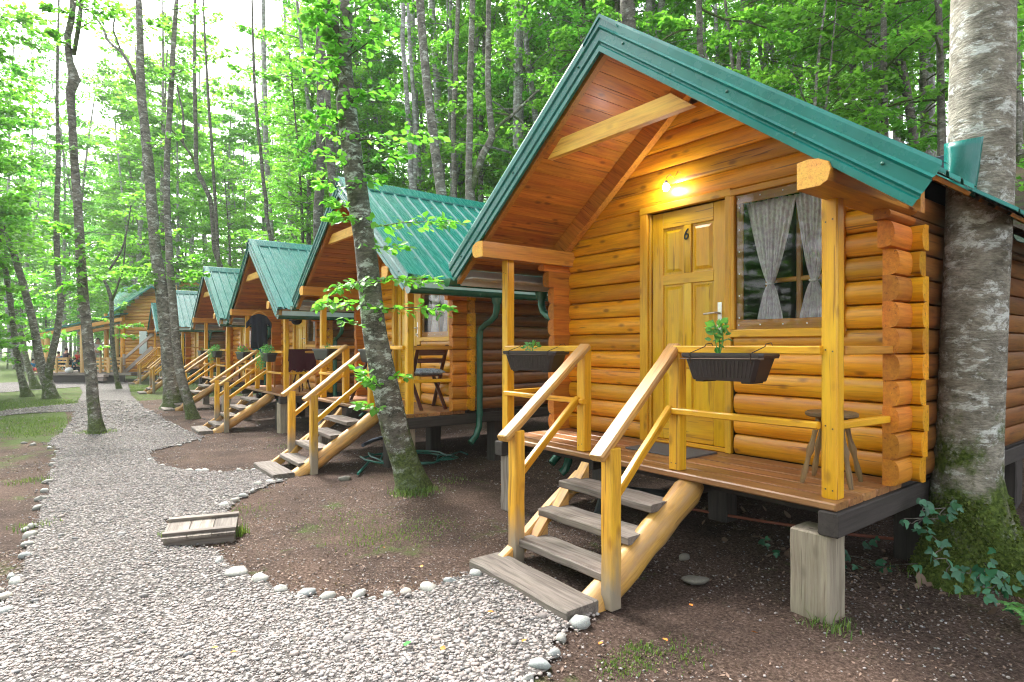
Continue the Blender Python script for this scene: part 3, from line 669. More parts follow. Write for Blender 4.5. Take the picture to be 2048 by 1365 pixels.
    # plate beams over the posts
    for s in (-1, 1):
        mb = MB(); pr = [(1.44, 2.312), (1.44, 2.455), (1.50, 2.463), (1.55, 2.455), (1.60, 2.43), (1.615, 2.39), (1.60, 2.335), (1.56, 2.312)]
        y0 = -.25; b = [(s*p[0], y0+.02*abs(p[0]-1.52)*3, p[1]) for p in pr]
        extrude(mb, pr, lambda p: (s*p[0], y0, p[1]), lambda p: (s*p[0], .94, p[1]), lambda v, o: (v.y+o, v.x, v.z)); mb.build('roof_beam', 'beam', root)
        mb = MB(); extrude(mb, [(p[0]+(.004 if p[0] > 1.5 else -.004)*0, p[1]) for p in pr], lambda p: (s*(1.525+(p[0]-1.525)*.97), y0-.006, 2.388+(p[1]-2.388)*.97), lambda p: (s*(1.525+(p[0]-1.525)*.97), y0+.002, 2.388+(p[1]-2.388)*.97), lambda v, o: (v.x*.4, v.z*3, v.x*3)); mb.build('beam_end', 'pale', root)
        # bracket under the beam
    def sp(x, off, y): # point under the roof, off below the sheet (perpendicular)
        c = 1/math.hypot(1, SL); s = 1 if x >= 0 else -1
        return (x-s*SL*c*off*-1*-1*(-1)*0, y, roofz(x)-off/c)
    # roof sheets (ribbed), soffit boards, barge trims
    XE = 2.05; y0, y1 = -HB, YB+.42
    for s in (-1, 1):
        def panel(notch):
            mb = MB(); pr = []; y = y0-.0; p = .205
            while y < y1-.01:
                for dy, dz in ((0, 0), (.125, 0), (.137, .024), (.168, .024), (.180, 0)):
                    if y+dy <= y1: pr.append((y+dy, dz))
                y += p
            pr.append((y1, 0)); n = len(pr); vs = []; 
            for dzz in (0, -.006):
                for xx in (0.0, XE):
                    for (yy, dz) in pr:
                        xe = xx
                        if notch and xx == XE and .36 < yy < 1.08: xe = 1.42
                        vs.append((s*xe, yy, roofz(xe)+dz+dzz))
            fs = [(i, i+1, n+i+1, n+i) for i in range(n-1)]+[(2*n+i, 2*n+n+i, 2*n+n+i+1, 2*n+i+1) for i in range(n-1)]
            fs += [(n+i, n+i+1, 3*n+i+1, 3*n+i) for i in range(n-1)]
            mb.add(vs, fs); return mb.build('roof_sheet', 'roof', root, smooth=False)
        panel(False)
        # soffit boards under the sheet, running front to back
        mb = MB(); d = .0; c = 1/math.hypot(1, SL); ux, uz = c, -SL*c; nx, nz = SL*c, c
        wdt = .098
        while d < 2.03/c-.05:
            e = min(d+wdt, 2.03/c)
            for ya, yb in ((y0+.05, y1-.05),):
                a = (d+.001)*ux, 3.835-.018/c+(d+.001)*uz; b = (e-.002)*ux, 3.835-.018/c+(e-.002)*uz
                q = [(a[0], a[1]), (b[0], b[1]), (b[0]-nx*.02, b[1]-nz*.02), (a[0]-nx*.02, a[1]-nz*.02)]
                extrude(mb, q, lambda p: (s*p[0], ya, p[1]), lambda p: (s*p[0], yb, p[1]), lambda v, o: (v.y+o, v.x, v.z+o))
            d = e
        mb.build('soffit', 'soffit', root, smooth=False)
        # rafter behind the trim and rafter against the wall
        for nm, ya, yb, h in (('rafter', y0+.035, y0+.085, .125), ('rafter', .795, .872, .165)):
            mb = MB(); t = .055 if ya < 0 else .04
            q = [(0.0, 3.835-t/c), (1.98 if ya < 0 else 1.64, None), (1.98 if ya < 0 else 1.64, None), (0.0, 3.835-(t+h)/c)]
            xe = q[1][0]; q[1] = (xe, 3.835-t/c-xe*SL); q[2] = (xe-.0, 3.835-(t+h)/c-xe*SL)
            extrude(mb, q, lambda p: (s*p[0], ya, p[1]), lambda p: (s*p[0], yb, p[1]), lambda v, o: (v.x*1.25+o, v.y, v.z+v.x*SL)); mb.build(nm, 'beam', root, smooth=False)
        # barge trim: folded sheet metal with two ribs
        pr = [(-.022, .11), (-.024, -.004), (-.006, -.010), (.040, -.010), (.052, -.024), (.064, -.010), (.118, -.010), (.130, -.020), (.142, -.006), (.150, -.006), (.158, -.018), (.192, -.018), (.194, .004)]
        def tp(x, p): return (s*(x-nx*p[0]*.55), y0+p[1], 3.845+.012-x*SL-p[0]*1.0/c*1.0+nz*0)
        def P2(x, p): return (s*x, y0+p[1], 3.857-x*SL-p[0]/c)
        vs = []; n = len(pr)
        for p in pr: vs.append(P2(0, p))
        for p in pr: xe = 2.075-.11*max(0, p[0])/.19; vs.append(P2(xe, p))
        mb = MB(); mb.add(vs, [(i, i+1, n+i+1, n+i) for i in range(n-1)]); o = mb.build('barge_trim', 'roof', root, smooth=False)
        sc = MB()
        for k, x in enumerate((.22, .62, 1.02, 1.42, 1.84)):
            p = P2(x, (.085+(.045 if k % 2 else 0), -.012)); lathe(sc, [(.001, 0), (.009, .001), (.009, .005), (.004, .009)], (0, 0, 0), 8); m = len(sc.v)
            for i in range(m-32, m): v = sc.v[i]; sc.v[i] = (p[0]+v[0], p[1]-v[2], p[2]+v[1])
        sc.build('screw', 'gutter', o)
        # gutter + brackets
        g = MB(); A = []; rr = .062; gx, gz_ = 2.09, 2.155
        for k in range(9): a = math.pi+math.pi*k/8; A.append((gx+rr*math.cos(a), gz_+rr*math.sin(a)))
        inn = [(gx+(p[0]-gx)*.93, gz_+(p[1]-gz_)*.93) for p in A[::-1]]; lip = [(gx+rr+.012, gz_), (gx+rr+.012, gz_+.008)]
        extrude(g, A+lip+inn, lambda p: (s*p[0], y0-.015, p[1]), lambda p: (s*p[0], y1-.1, p[1]))
        for yy in (y0-.018, y1-.1):
            extrude(g, A+[(gx+rr, gz_+.015), (gx-rr, gz_+.015)], lambda p: (s*(gx+(p[0]-gx)*1.08), yy, gz_+(p[1]-gz_)*1.08), lambda p: (s*(gx+(p[0]-gx)*1.08), yy+.006, gz_+(p[1]-gz_)*1.08))
        go = g.build('gutter', 'gutter', root, smooth=True, ang=40)
        fb = MB(); box(fb, s*2.0-.012, s*2.0+.012, y0+.09, y1-.12, 2.10, 2.26, 'y'); fb.build('fascia', 'white', root)
        fb = MB(); a_, b_ = (1.80, 1.99) if s < 0 else (1.93, 1.99); box(fb, min(s*a_, s*b_), max(s*a_, s*b_), y0+.10, y1-.15, 2.155, 2.17, 'y'); fb.build('eave_board', 'white', root)
        d_ = MB(); yy = 1.0
        tube(d_, [(s*gx, yy, 2.10), (s*gx, yy, 2.02)], [.075, .052], 12)
        pts = [(gx, yy, 2.05), (gx, yy, 1.96), (gx-.03, yy, 1.88), (gx-.12, yy, 1.82), (gx-.24, yy, 1.78), (1.74, yy, 1.72), (1.715, yy, 1.62), (1.715, yy, .62), (1.715, yy-.01, .45), (1.73, yy-.07, .33), (1.74, yy-.16, .25)]
        tube(d_, [(s*a, b, c_) for a, b, c_ in pts], .042, 12)
        for z_ in (1.62, .62): tube(d_, [(s*1.715, yy, z_-.03), (s*1.715, yy, z_+.03)], .047, 12)
        d_.build('downpipe', 'gutter', root)
    mb = MB(); pr = [(-.17, roofz(.17)+.012), (-.165, roofz(.165)+.03), (-.02, 3.872), (0, 3.885), (.02, 3.872), (.165, roofz(.165)+.03), (.17, roofz(.17)+.012), (0, 3.86)]
    extrude(mb, pr, lambda p: (p[0], y0-.02, p[1]), lambda p: (p[0], y1+.01, p[1])); mb.build('ridge_cap', 'roof', root, smooth=False)
    mb = MB(); q = [(-.70, 3.035), (.70, 3.035), (.535, 3.165), (-.535, 3.165)]
    extrude(mb, q, lambda p: (p[0], y0+.10, p[1]), lambda p: (p[0], y0+.155, p[1]), lambda v, o: (v.x+o, v.y, v.z)); mb.build('collar_beam', 'pale', root, smooth=False)
    # door: casing, leaf with raised panels, number, handle, threshold
    dr = MB(); yf = .862
    for a, b in ((DOOR[0], DLEAF[0]-.028), (DLEAF[1]+.012, DOOR[1])): box(dr, a, b, yf, yf+.045, DZ+.002, DOOR[2]-.001, 'z')
    box(dr, DOOR[0]+.001, DOOR[1]-.001, yf-.003, yf+.045, DLEAF[2]+.012, DOOR[2]+.004, 'x')
    box(dr, DLEAF[0]-.027, DLEAF[0]-.003, yf+.02, yf+.09, DZ+.003, DLEAF[2]+.010, 'z'); box(dr, DLEAF[1]+.002, DLEAF[1]+.011, yf+.02, yf+.09, DZ+.003, DLEAF[2]+.010, 'z')
    box(dr, DLEAF[0]-.02, DLEAF[1]+.01, yf+.02, yf+.07, DZ+.002, DZ+.035)
    casing = dr.build('door_frame', 'yellow', root)
    yd = yf+.042; lf = MB(); x0, x1 = DLEAF[0], DLEAF[1]; zb, zt = DZ+.04, DLEAF[2]
    st, xm = .115, (x0+x1)/2
    box(lf, x0, x0+st, yd, yd+.04, zb, zt, 'z'); box(lf, x1-st, x1, yd, yd+.04, zb, zt, 'z')
    rows = [(zt-.14, zt), (2.03-.0, 2.12), (1.30, 1.40), (zb, zb+.22)]
    for a, b in rows: box(lf, x0+st+.0005, x1-st-.0005, yd+.0012, yd+.039, a, b, 'x', .004)
    for (a, b) in ((rows[1][1], rows[0][0]), (rows[2][1], rows[1][0]), (rows[3][1], rows[2][0])): box(lf, xm-.04, xm+.04, yd+.001, yd+.038, a+.0005, b-.0005, 'z', .004)
    leaf = lf.build('door', 'door', root)
    for (a, b) in ((rows[1][1], rows[0][0]), (rows[2][1], rows[1][0]), (rows[3][1], rows[2][0])):
        for p, q in ((x0+st, xm-.04), (xm+.04, x1-st)):
            pm = MB(); box(pm, p, q, yd+.016, yd+.03, a, b, 'z', .001)
            A = [(p+.018, yd+.016, a+.018), (q-.018, yd+.016, a+.018), (q-.018, yd+.016, b-.018), (p+.018, yd+.016, b-.018)]
            B = [(p+.045, yd+.005, a+.045), (q-.045, yd+.005, a+.045), (q-.045, yd+.005, b-.045), (p+.045, yd+.005, b-.045)]
            o_ = gcr(); pm.add(A+B, [(0, 1, 5, 4), (1, 2, 6, 5), (2, 3, 7, 6), (3, 0, 4, 7), (4, 5, 6, 7)], [(v[2]+o_, v[0]+o_, v[1]) for v in A+B]); pm.build('door_panel', 'door', leaf, smooth=False)
    hd = MB(); hx = x1-.055; box(hd, hx-.019, hx+.019, yd-.006, yd, 1.63, 1.85, 'z', .003); tube(hd, [(hx, yd-.004, 1.765), (hx, yd-.045, 1.765), (hx-.012, yd-.055, 1.765), (hx-.115, yd-.052, 1.758)], .0085, 8)
    tube(hd, [(hx+.003, yd-.007, 1.665), (hx+.003, yd-.035, 1.665)], .008, 8); box(hd, hx-.006, hx+.012, yd-.038, yd-.034, 1.645, 1.685, 'z', .001)
    hd.build('door_handle', 'metal', leaf)
    # window
    wf = MB(); a, b, c0, d0 = WIN; yw = .852
    box(wf, a+.001, b, yw, yw+.05, c0, c0+.06, 'x'); box(wf, a+.001, b, yw, yw+.05, d0-.05, d0, 'x'); box(wf, a+.0005, a+.035, yw+.002, yw+.052, c0+.0605, d0-.0505, 'z'); box(wf, b-.045, b-.0005, yw+.002, yw+.052, c0+.0605, d0-.0505, 'z')
    win = wf.build('window', 'yellow', root)
    fm = MB(); box(fm, a+.035, b-.045, yw+.03, yw+.045, c0+.06, c0+.135, 'x', .003); box(fm, a+.035, b-.045, yw+.03, yw+.045, d0-.12, d0-.05, 'x', .003); box(fm, a+.035, a+.095, yw+.031, yw+.046, c0+.135, d0-.12, 'z', .003); box(fm, b-.115, b-.045, yw+.031, yw+.046, c0+.135, d0-.12, 'z', .003)
    fm.build('window_frame', 'beam', win)
    scw = MB()
    for x in np.linspace(a+.06, b-.08, 5):
        for zz in (c0+.095, d0-.08): box(scw, x-.005, x+.005, yw+.025, yw+.03, zz-.005, zz+.005, 'z', .002)
    for zz in np.linspace(c0+.15, d0-.15, 6): box(scw, a+.06, a+.07, yw+.025, yw+.03, zz-.005, zz+.005, 'z', .002)
    scw.build('screw', 'metal', win)
    gp = MB(); gp.add([(a+.036, yw+.028, c0+.062), (b-.046, yw+.028, c0+.062), (b-.046, yw+.028, d0-.052), (a+.036, yw+.028, d0-.052)], [(0, 1, 2, 3)]); gp.build('window_pane', 'glass', win, smooth=False)
    ins = MB(); yi = yw+.20
    for x in (a+.20, (a+b)/2+.02, b-.10): box(ins, x-.02, x+.02, yi, yi+.03, c0+.08, d0-.1, 'z')
    for zz in (c0+.1, (c0+d0)/2-.14, d0-.12): box(ins, a+.19, b-.06, yi+.002, yi+.028, zz-.018, zz+.018, 'x')
    ins.build('inner_sash', 'beam', win)
    # two tied curtains
    for x0_, x1_, xt in ((a+.07, (a+b)/2+.05, a+.20), ((a+b)/2+.03, b-.07, (a+b)/2+.20)):
        cm = MB(); nu, nv = 60, 40; vs = []; zt_, zb_ = d0-.11, c0+.13; zk = zb_+.30*(zt_-zb_)
        xt = x0_+(x1_-x0_)*(.50 if x0_ < .6 else .45)
        for j in range(nv+1):
            zz = zt_+(zb_-zt_)*j/nv
            if zz > zk: q = (zz-zk)/(zt_-zk); wdt = .035+(1-.035/(x1_-x0_))*(x1_-x0_)*q**.72
            else: q = (zk-zz)/(zk-zb_); wdt = .035+.17*q**.6
            ctr = xt+((x0_+x1_)/2-xt)*max(0, (zz-zk)/(zt_-zk))
            for i in range(nu+1):
                u = i/nu-.5; amp = .014*(.5+.5*min(1, .12/wdt+.3)); vs.append((ctr+u*wdt, yw+.11+amp*math.sin(u*62+.6*math.sin(zz*3))+.007*math.sin(u*21+zz*2), zz))
        cm.add(vs, [(j*(nu+1)+i, j*(nu+1)+i+1, (j+1)*(nu+1)+i+1, (j+1)*(nu+1)+i) for j in range(nv) for i in range(nu)])
        co = cm.build('curtain', 'lace', win, ang=180)
        tb = MB(); tube(tb, [(xt-.026, yw+.11, zk), (xt-.02, yw+.09, zk), (xt, yw+.083, zk), (xt+.02, yw+.09, zk), (xt+.026, yw+.11, zk)], .009, 6); tb.build('tie_band', 'lace', co)
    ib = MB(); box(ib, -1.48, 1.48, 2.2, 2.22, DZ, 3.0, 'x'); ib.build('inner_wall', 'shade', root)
    return root
proto = make_cabin()

def make_stairs(root, n, g, skew=True, seed=0):
    """treads between a round log stringer and a sawn stringer; g = ground height in the cabin's own frame"""
    random.seed(100+seed)
    st = empty('stairs', parent=root); H = DZ-g; rise = H/(n+1.0); run = .235 if n < 4 else .215
    yt = -.04
    zs = [DZ-rise*(k+1) for k in range(n)]; ys = [yt-.17-run*k for k in range(n)]
    xl = lambda k: -.31+.035*k*(3/n); xr = lambda k: .52-.0*k
    for k in range(n):
        mb = MB(); t = .052; beam(mb, (xl(k)-.02, ys[k], zs[k]-t/2), (xr(k)+.03, ys[k]+random.uniform(-.01, .01), zs[k]-t/2+random.uniform(-.006, .006)), .23+random.uniform(-.01, .015), t, bev=.007, jit=.003); mb.build('tread', 'grey', st)
    yf = ys[-1]-run*1.05; 
    # round log stringer on the +x side
    mb = MB(); p0 = Vector((.555, yt+.15, DZ-.085)); p1 = Vector((.52, yf+.04, g-.06)); k = 12; pts = [p0.lerp(p1, i/k) for i in range(k+1)]
    tube(mb, pts, [.094*(1+.05*math.sin(i*1.7))*(.8 if i == 0 else 1) for i in range(k+1)], 16, wob=.10, wseed=seed+3); mb.build('log_stringer', 'rail', st)
    # sawn stringer with wedges on the -x side
    mb = MB(); a = Vector((-.37, yt-.02, DZ-.17)); b = Vector((-.37+.09, yf+.03, g+.0)); beam(mb, a, b, .075, .11, (0, -1, 1), .01, .004)
    for k in range(n):
        z0 = zs[k]-.052; y_ = ys[k]; x_ = xl(k)
        tri = [(y_+.125, z0), (y_-.10, z0), (y_+.125, z0-rise*.0-.0), (y_+.13, z0-.14), (y_+.07, z0-.16)]
        tri = [(y_-.11, z0), (y_+.12, z0+.0), (y_+.12, z0-.02), (y_-.02, z0-.17), (y_-.10, z0-.10)]
        tri = [(y_-.06, z0), (y_+.13, z0), (y_+.16, z0+rise*.62), (y_+.05, z0-.13)]
        tri = [(y_+.118, z0-.02), (y_+.118, z0+rise*.98), (y_-.0, z0-.10), (y_-.10, z0-.05)]
        tri = [(y_+.12, z0+rise*1.02), (y_+.12, z0-.03), (y_-.05, z0-.03)] if k else [(y_+.13, z0+rise), (y_+.13, z0-.05), (y_-.04, z0-.05)]
        extrude(mb, tri, lambda p: (x_-.03, p[0], p[1]), lambda p: (x_+.05, p[0], p[1]), lambda v, o: (v.y+v.z+o, v.x, v.z-v.y))
    mb.build('sawn_stringer', 'rail', st, smooth=False)
    # newel posts on the ground, handrails, lower rails
    yn = ys[-1]-.10 if n < 4 else ys[-1]+.06
    sl = rise/run
    for x, xt, zz in ((-.27, -.455, g), (.62, .455, g)):
        zt_ = 1.47+sl*(yn-.0)*.98
        mb = MB(); beam(mb, (x, yn, zz-.02), (x+.0, yn, zt_-.03), .088, .088, (0, 1, 0), .008, .002); mb.build('newel_post', 'newel', st)
        ye = yn-.12; ze = 1.47+sl*ye*.98
        mb = MB(); beam(mb, (xt+(.02 if x < 0 else -.02), .06, 1.488+.01), (x-.0, ye, ze), .10, .052, (0, 0, 1), .012, .002); mb.build('handrail', 'rail', st)
        mb = MB(); o = -.40; beam(mb, (xt-.03, .02, 1.47+o), (x-.03, yn-.02, zt_+o-.01), .045, .058, (0, 0, 1), .008, .002); mb.build('lower_rail', 'yellow', st)
    return yf
def foot_plank(cab, yf, g, label, dy=0):
    o = MB(); beam(o, (-.36, 0, 0), (.62, -.02, .0), .26, .075, bev=.012, jit=.004); p = o.build('foot_plank', 'grey')
    m = cab['mw']; v = m @ Vector((0, yf-.06+dy, g+.02)); p.location = v; p.rotation_euler = (0, 0, cab['rz']); tag(p, label, 'plank', 'foot planks below the stairs')

def num(root, ch):
    cu = bpy.data.curves.new('n', 'FONT'); cu.body = ch; cu.size = .135; cu.extrude = .003; cu.align_x = 'CENTER'; cu.shear = .22
    t = bpy.data.objects.new('n', cu); C.objects.link(t); bpy.context.view_layer.update()
    me = bpy.data.meshes.new_from_object(t.evaluated_get(bpy.context.evaluated_depsgraph_get())); bpy.data.objects.remove(t)
    for v in me.vertices: v.co.x *= .78
    me.materials.clear(); me.materials.append(M['blackpaint'])
    door = [c for c in root.children if c.name.startswith('door') and 'frame' not in c.name][0]
    o = link('door_number', me, door); o.rotation_euler = (R(90), 0, 0); o.location = ((DLEAF[0]+DLEAF[1])/2-.012, .862+.042-.004, 2.40)
def blocks(root, spots, g):
    for x, y, zt, wd, dd, mt in spots:
        mb = MB(); beam(mb, (x, y, g-.05), (x, y, zt), wd, dd, (0, 1, 0), .012, .003); mb.build('support_block', mt, root)
CABS = [(-2.99, 3.33, 0, 0, 3, 'orange log cabin with the lit bulb and the number 6 on its yellow door'),
        (-8.10, 3.385, .0, 0, 4, 'orange log cabin partly hidden by the leaning mossy tree, next to the cabin numbered 6'),
        (-13.43, 3.49, -.10, .0, 4, 'orange log cabin with a black T-shirt and a maroon towel on its porch'),
        (-18.84, 3.59, -.10, 0, 4, 'orange log cabin whose porch steps end beside the two trunks'),
        (-28.3, 3.92, -.05, 0, 4, 'distant log cabin whose front gable is hidden by the two trunks'),
        (-37.0, 4.3, -.07, 0, 4, 'farthest and smallest log cabin of the row, next to the open terrace')]
cabs = []
for i, (X, Y, dz, rz, n, lab) in enumerate(CABS):
    c = proto if i == 0 else copytree(proto)
    cabs.append(c)
for i, (X, Y, dz, rz, n, lab) in enumerate(CABS):
    c = cabs[i]; c.location = (X, Y, dz); c.rotation_euler = (0, 0, rz); tag(c, lab, 'cabin', 'log cabins in a row')
    g = gz(X, Y-1)-dz
    mw = Matrix.Translation((X, Y, dz)) @ Matrix.Rotation(rz, 4, 'Z')
    yf = make_stairs(c, n, g, seed=i)
    info = dict(mw=mw, rz=rz)
    gg = gz(X, Y-1.2)-dz
    foot_plank(info, yf, gg, ['long mossy grey plank lying below the steps of the cabin numbered 6', 'grey plank on the gravel below the steps beside the leaning mossy tree', 'grey plank below the steps of the cabin with the T-shirt', 'grey plank below the steps beside the two trunks', 'faint plank below the steps of the distant cabin', 'faint plank below the steps of the farthest cabin'][i])
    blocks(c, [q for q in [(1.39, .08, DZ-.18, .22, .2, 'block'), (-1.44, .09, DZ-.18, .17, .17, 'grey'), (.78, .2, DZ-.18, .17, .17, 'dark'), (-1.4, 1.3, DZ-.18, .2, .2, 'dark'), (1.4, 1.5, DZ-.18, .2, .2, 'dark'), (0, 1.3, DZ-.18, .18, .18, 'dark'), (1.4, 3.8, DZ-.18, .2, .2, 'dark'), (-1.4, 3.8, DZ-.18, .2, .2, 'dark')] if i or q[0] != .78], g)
num(cabs[0], '6')
# the roof of the first cabin is cut out around the big trunk
for ch in list(cabs[0].children):
    if ch.name.startswith('downpipe') and max(v.co.x for v in ch.data.vertices) > 0: bpy.data.objects.remove(ch)
for ch in cabs[0].children:
    if ch.name.startswith(('roof_sheet', 'soffit', 'eave_board', 'fascia', 'gutter')):
        xs = [v.co.x for v in ch.data.vertices]
        if max(xs) > .5:
            me = ch.data.copy(); ch.data = me; import bmesh
            bm = bmesh.new(); bm.from_mesh(me)
            for yy in (.36, 1.12):
                bmesh.ops.bisect_plane(bm, geom=bm.verts[:]+bm.edges[:]+bm.faces[:], plane_co=(0, yy, 0), plane_no=(0, 1, 0))
            bmesh.ops.bisect_plane(bm, geom=bm.verts[:]+bm.edges[:]+bm.faces[:], plane_co=(1.66, 0, 0), plane_no=(1, 0, 0))
            kill = [f for f in bm.faces if .36 < f.calc_center_median().y < 1.12 and f.calc_center_median().x > 1.66]
            if ch.name.startswith(('gutter', 'fascia', 'eave_board')): kill = [f for f in bm.faces if f.calc_center_median().y < (1.12 if ch.name[0] == 'g' else 99)]
            bmesh.ops.delete(bm, geom=kill, context='FACES'); bm.to_mesh(me); bm.free()
# lit bulb over the first door
lp = MB(); lx, lz = -.215, 2.86; lathe(lp, [(.004, .052), (.014, .05), (.016, .03), (.015, .02), (.012, .018)], (lx, .80, lz+.0), 12)
tube(lp, [(lx, .80, lz+.05), (lx+.0, .80, lz+.07), (lx+.03, .815, lz+.10), (lx+.06, .83, lz+.06), (lx+.09, .845, lz+.12), (lx+.10, .86, lz+.10)], .003, 5); lamp = lp.build('wall_lamp', 'bulbcord', cabs[0])
lb = MB(); lathe(lb, [(.002, -.042), (.016, -.038), (.028, -.022), (.031, -.005), (.026, .012), (.014, .024)], (lx, .80, lz), 16); lb.build('bulb', 'bulb', lamp)
pl = bpy.data.lights.new('bulb_light', 'POINT'); pl.energy = 1.5; pl.color = (1, .97, .92); pl.shadow_soft_size = .04
plo = bpy.data.objects.new('bulb_light', pl); C.objects.link(plo); plo.location = (-2.99+lx, 3.33+.775, lz-.02)

# ------------------------------------------------------------------ foliage
LEAF6 = (np.array([[0, 0, 0], [.30, .28, .05], [.34, .62, .02], [0, 1.0, -.10], [-.34, .62, .02], [-.30, .28, .05], [0, .5, -.07]]), np.array([[0, 1, 6], [1, 2, 6], [2, 3, 6], [3, 4, 6], [4, 5, 6], [5, 0, 6]]))
LEAF2 = (np.array([[0, 0, 0], [.36, .5, .06], [0, 1, -.05], [-.36, .5, .06]]), np.array([[0, 1, 2], [0, 2, 3]]))
def leaves_at(tm, P, D, size, nz=.45):
    """oriented leaves: P (n,3) positions, D (n,3) pointing direction, normals near vertical"""
    n = len(P); v, f = tm
    D = D/np.maximum(np.linalg.norm(D, axis=1, keepdims=True), 1e-6)
    up = np.stack([rng.normal(0, nz, n), rng.normal(0, nz, n), np.ones(n)], -1)
    X = np.cross(D, up); X /= np.maximum(np.linalg.norm(X, axis=1, keepdims=True), 1e-6); Z = np.cross(X, D)
    s = np.asarray(size).reshape(-1, 1, 1)*np.ones((n, 1, 1))
    Q = P[:, None, :]+s*(v[None, :, 0:1]*X[:, None, :]+v[None, :, 1:2]*D[:, None, :]+v[None, :, 2:3]*Z[:, None, :])
    F = f[None]+(np.arange(n)*len(v))[:, None, None]
    return Q.reshape(-1, 3), F.reshape(-1, 3), np.repeat(np.clip(rng.normal(.5, .28, n), 0, 1), len(v))
def spray(p0, p1, n, size, tm, droop=.12, width=.5):
    """a leafy bough from p0 to p1: side twigs in a flat fan with alternate leaves"""
    p0 = np.array(p0, float); p1 = np.array(p1, float); d = p1-p0; L = np.linalg.norm(d); d /= L
    side = np.cross(d, [0, 0, 1.]); side /= max(np.linalg.norm(side), 1e-3)
    t = rng.random(n)**.8; w_ = rng.uniform(-1, 1, n)
    ang = np.sign(w_)*rng.uniform(.5, 1.0, n)
    reach = np.abs(w_)*width*L*(1-.65*t)
    dirs = d[None]*np.cos(ang)[:, None]+side[None]*np.sin(ang)[:, None]
    P = p0[None]+d[None]*(t*L)[:, None]+dirs*reach[:, None]
    P[:, 2] += -droop*L*t**2-.10*reach+rng.normal(0, .018*L+.01, n)
    D = dirs*.8+rng.normal(0, .35, (n, 3)); D[:, 2] -= .15
    return leaves_at(tm, P, D, size*rng.uniform(.65, 1.15, n), .5)
def twig(mb, p0, p1, r, sag=.1, seg=5):
    p0, p1 = Vector(p0), Vector(p1); L = (p1-p0).length; k = 5
    pts = [p0.lerp(p1, i/k)+Vector((random.uniform(-.02, .02)*L, random.uniform(-.02, .02)*L, -sag*L*(i/k)**2)) for i in range(k+1)]
    tube(mb, pts, [r*(1-.8*i/k) for i in range(k+1)], seg, False, True, wseed=random.random()*9)
    return pts

# --- forest tree variants (local frame, trunk at the origin)
def tree_variant(seed, H, r0, lean, fork, nb, leafn, lsize, zlo, spread=2.2, bark='bark'):
    random.seed(seed); global rng; rng = np.random.default_rng(seed)
    mb = MB(); k = 14; pts = []
    for i in range(k+1):
        t = i/k; pts.append(Vector((lean*t*t*H+.16*math.sin(t*5+seed)*t**.6*H*.08, .14*math.cos(t*4+seed*2)*H*.07*t, -.3+t*(H+.3))))
    rad = [r0*(1.45 if i == 0 else 1.12 if i == 1 else 1-.8*(i/k)) for i in range(k+1)]
    tube(mb, pts, rad, 9, False, True, wob=.12, wseed=seed)
    stems = [pts]
    if fork:
        i0 = int(k*fork); b = pts[i0]; q = [b+Vector((.0, 0, 0))]
        dx, dy = random.choice((-1, 1))*random.uniform(.14, .22), random.uniform(-.1, .1)
        for i in range(1, 9): q.append(b+Vector((dx*i*H*.075*(1-.03*i), dy*i*H*.07, i*H*.075)))
        tube(mb, q, [rad[i0]*.75*(1-.09*i) for i in range(9)], 7, False, True, wob=.1, wseed=seed+5); stems.append(q)
    parts = []
    per = leafn//nb
    for j in range(nb):
        st = random.choice(stems) if j % 3 else pts
        t = (j+random.random())/nb; z = zlo+(H*.97-zlo)*t**.85
        p = min(st, key=lambda q: abs(q.z-z)); p = p+Vector((0, 0, (z-p.z)*.6))
        a = random.uniform(0, 6.28); L = spread*random.uniform(.5, 1.1)*(1-.45*t)*(.75 if t < .15 else 1)
        e = p+Vector((math.cos(a)*L, math.sin(a)*L, L*random.uniform(.05, .65)))
        bp = twig(mb, p, e, .014+r0*.13*(1-t), .12, 4)
        m = 3
        for q in range(m):
            s0 = bp[1+q]; a2 = a+random.uniform(-1.1, 1.1); L2 = L*random.uniform(.4, .75)
            e2 = s0+Vector((math.cos(a2)*L2, math.sin(a2)*L2, L2*random.uniform(-.05, .3)))
            parts.append(spray(s0, e2, per//m, lsize, LEAF2, .12, .5))
    V, F, T = join(parts)
    return mb, (V, F, T)
def variant_meshes(*a, **k):
    bark = k.pop('bark', 'bark')
    mb, (V, F, T) = tree_variant(*a, **k)
    o = mb.build('trunk', bark); cr = rawmesh('crown', V, F, T, 'leaf', False); me = o.data; bpy.data.objects.remove(o)
    return me, cr
VAR = [variant_meshes(1, 15, .13, .03, 0, 42, 7500, .125, 3.0), variant_meshes(2, 17, .16, -.02, .35, 48, 8500, .13, 4.0, bark='barkdark'),
       variant_meshes(3, 13, .10, .05, .5, 40, 7000, .12, 2.2), variant_meshes(4, 18, .18, .015, .25, 48, 8500, .13, 5.0, bark='barkpale'),
       variant_meshes(5, 11, .08, -.05, 0, 36, 6500, .115, 1.5, bark='barkdark'), variant_meshes(6, 16, .14, .0, .6, 46, 8000, .13, 2.5, bark='bark'),
       variant_meshes(8, 7, .05, .06, .4, 34, 6000, .10, .5, spread=1.8),
       variant_meshes(9, 18, .15, .02, .3, 54, 10000, .21, 2.5, spread=3.4, bark='bark'), variant_meshes(10, 14, .12, -.03, .0, 50, 9000, .20, 1.5, spread=3.0, bark='barkpale'),
       variant_meshes(11, 17, .085, .02, .3, 40, 5600, .125, 5.5, bark='barkpale'), variant_meshes(12, 16, .10, -.05, .45, 40, 5600, .125, 6.0, bark='bark')]
def plant_tree(name, x, y, v, s, rz, label, grp, sink=0):
    r = empty(name, (x, y, gz(x, y)-sink), rz); r.scale = (s, s, s)
    t = link('trunk', VAR[v][0], r); c = link('crown', VAR[v][1], r)
    tag(r, label, 'tree', grp); return r
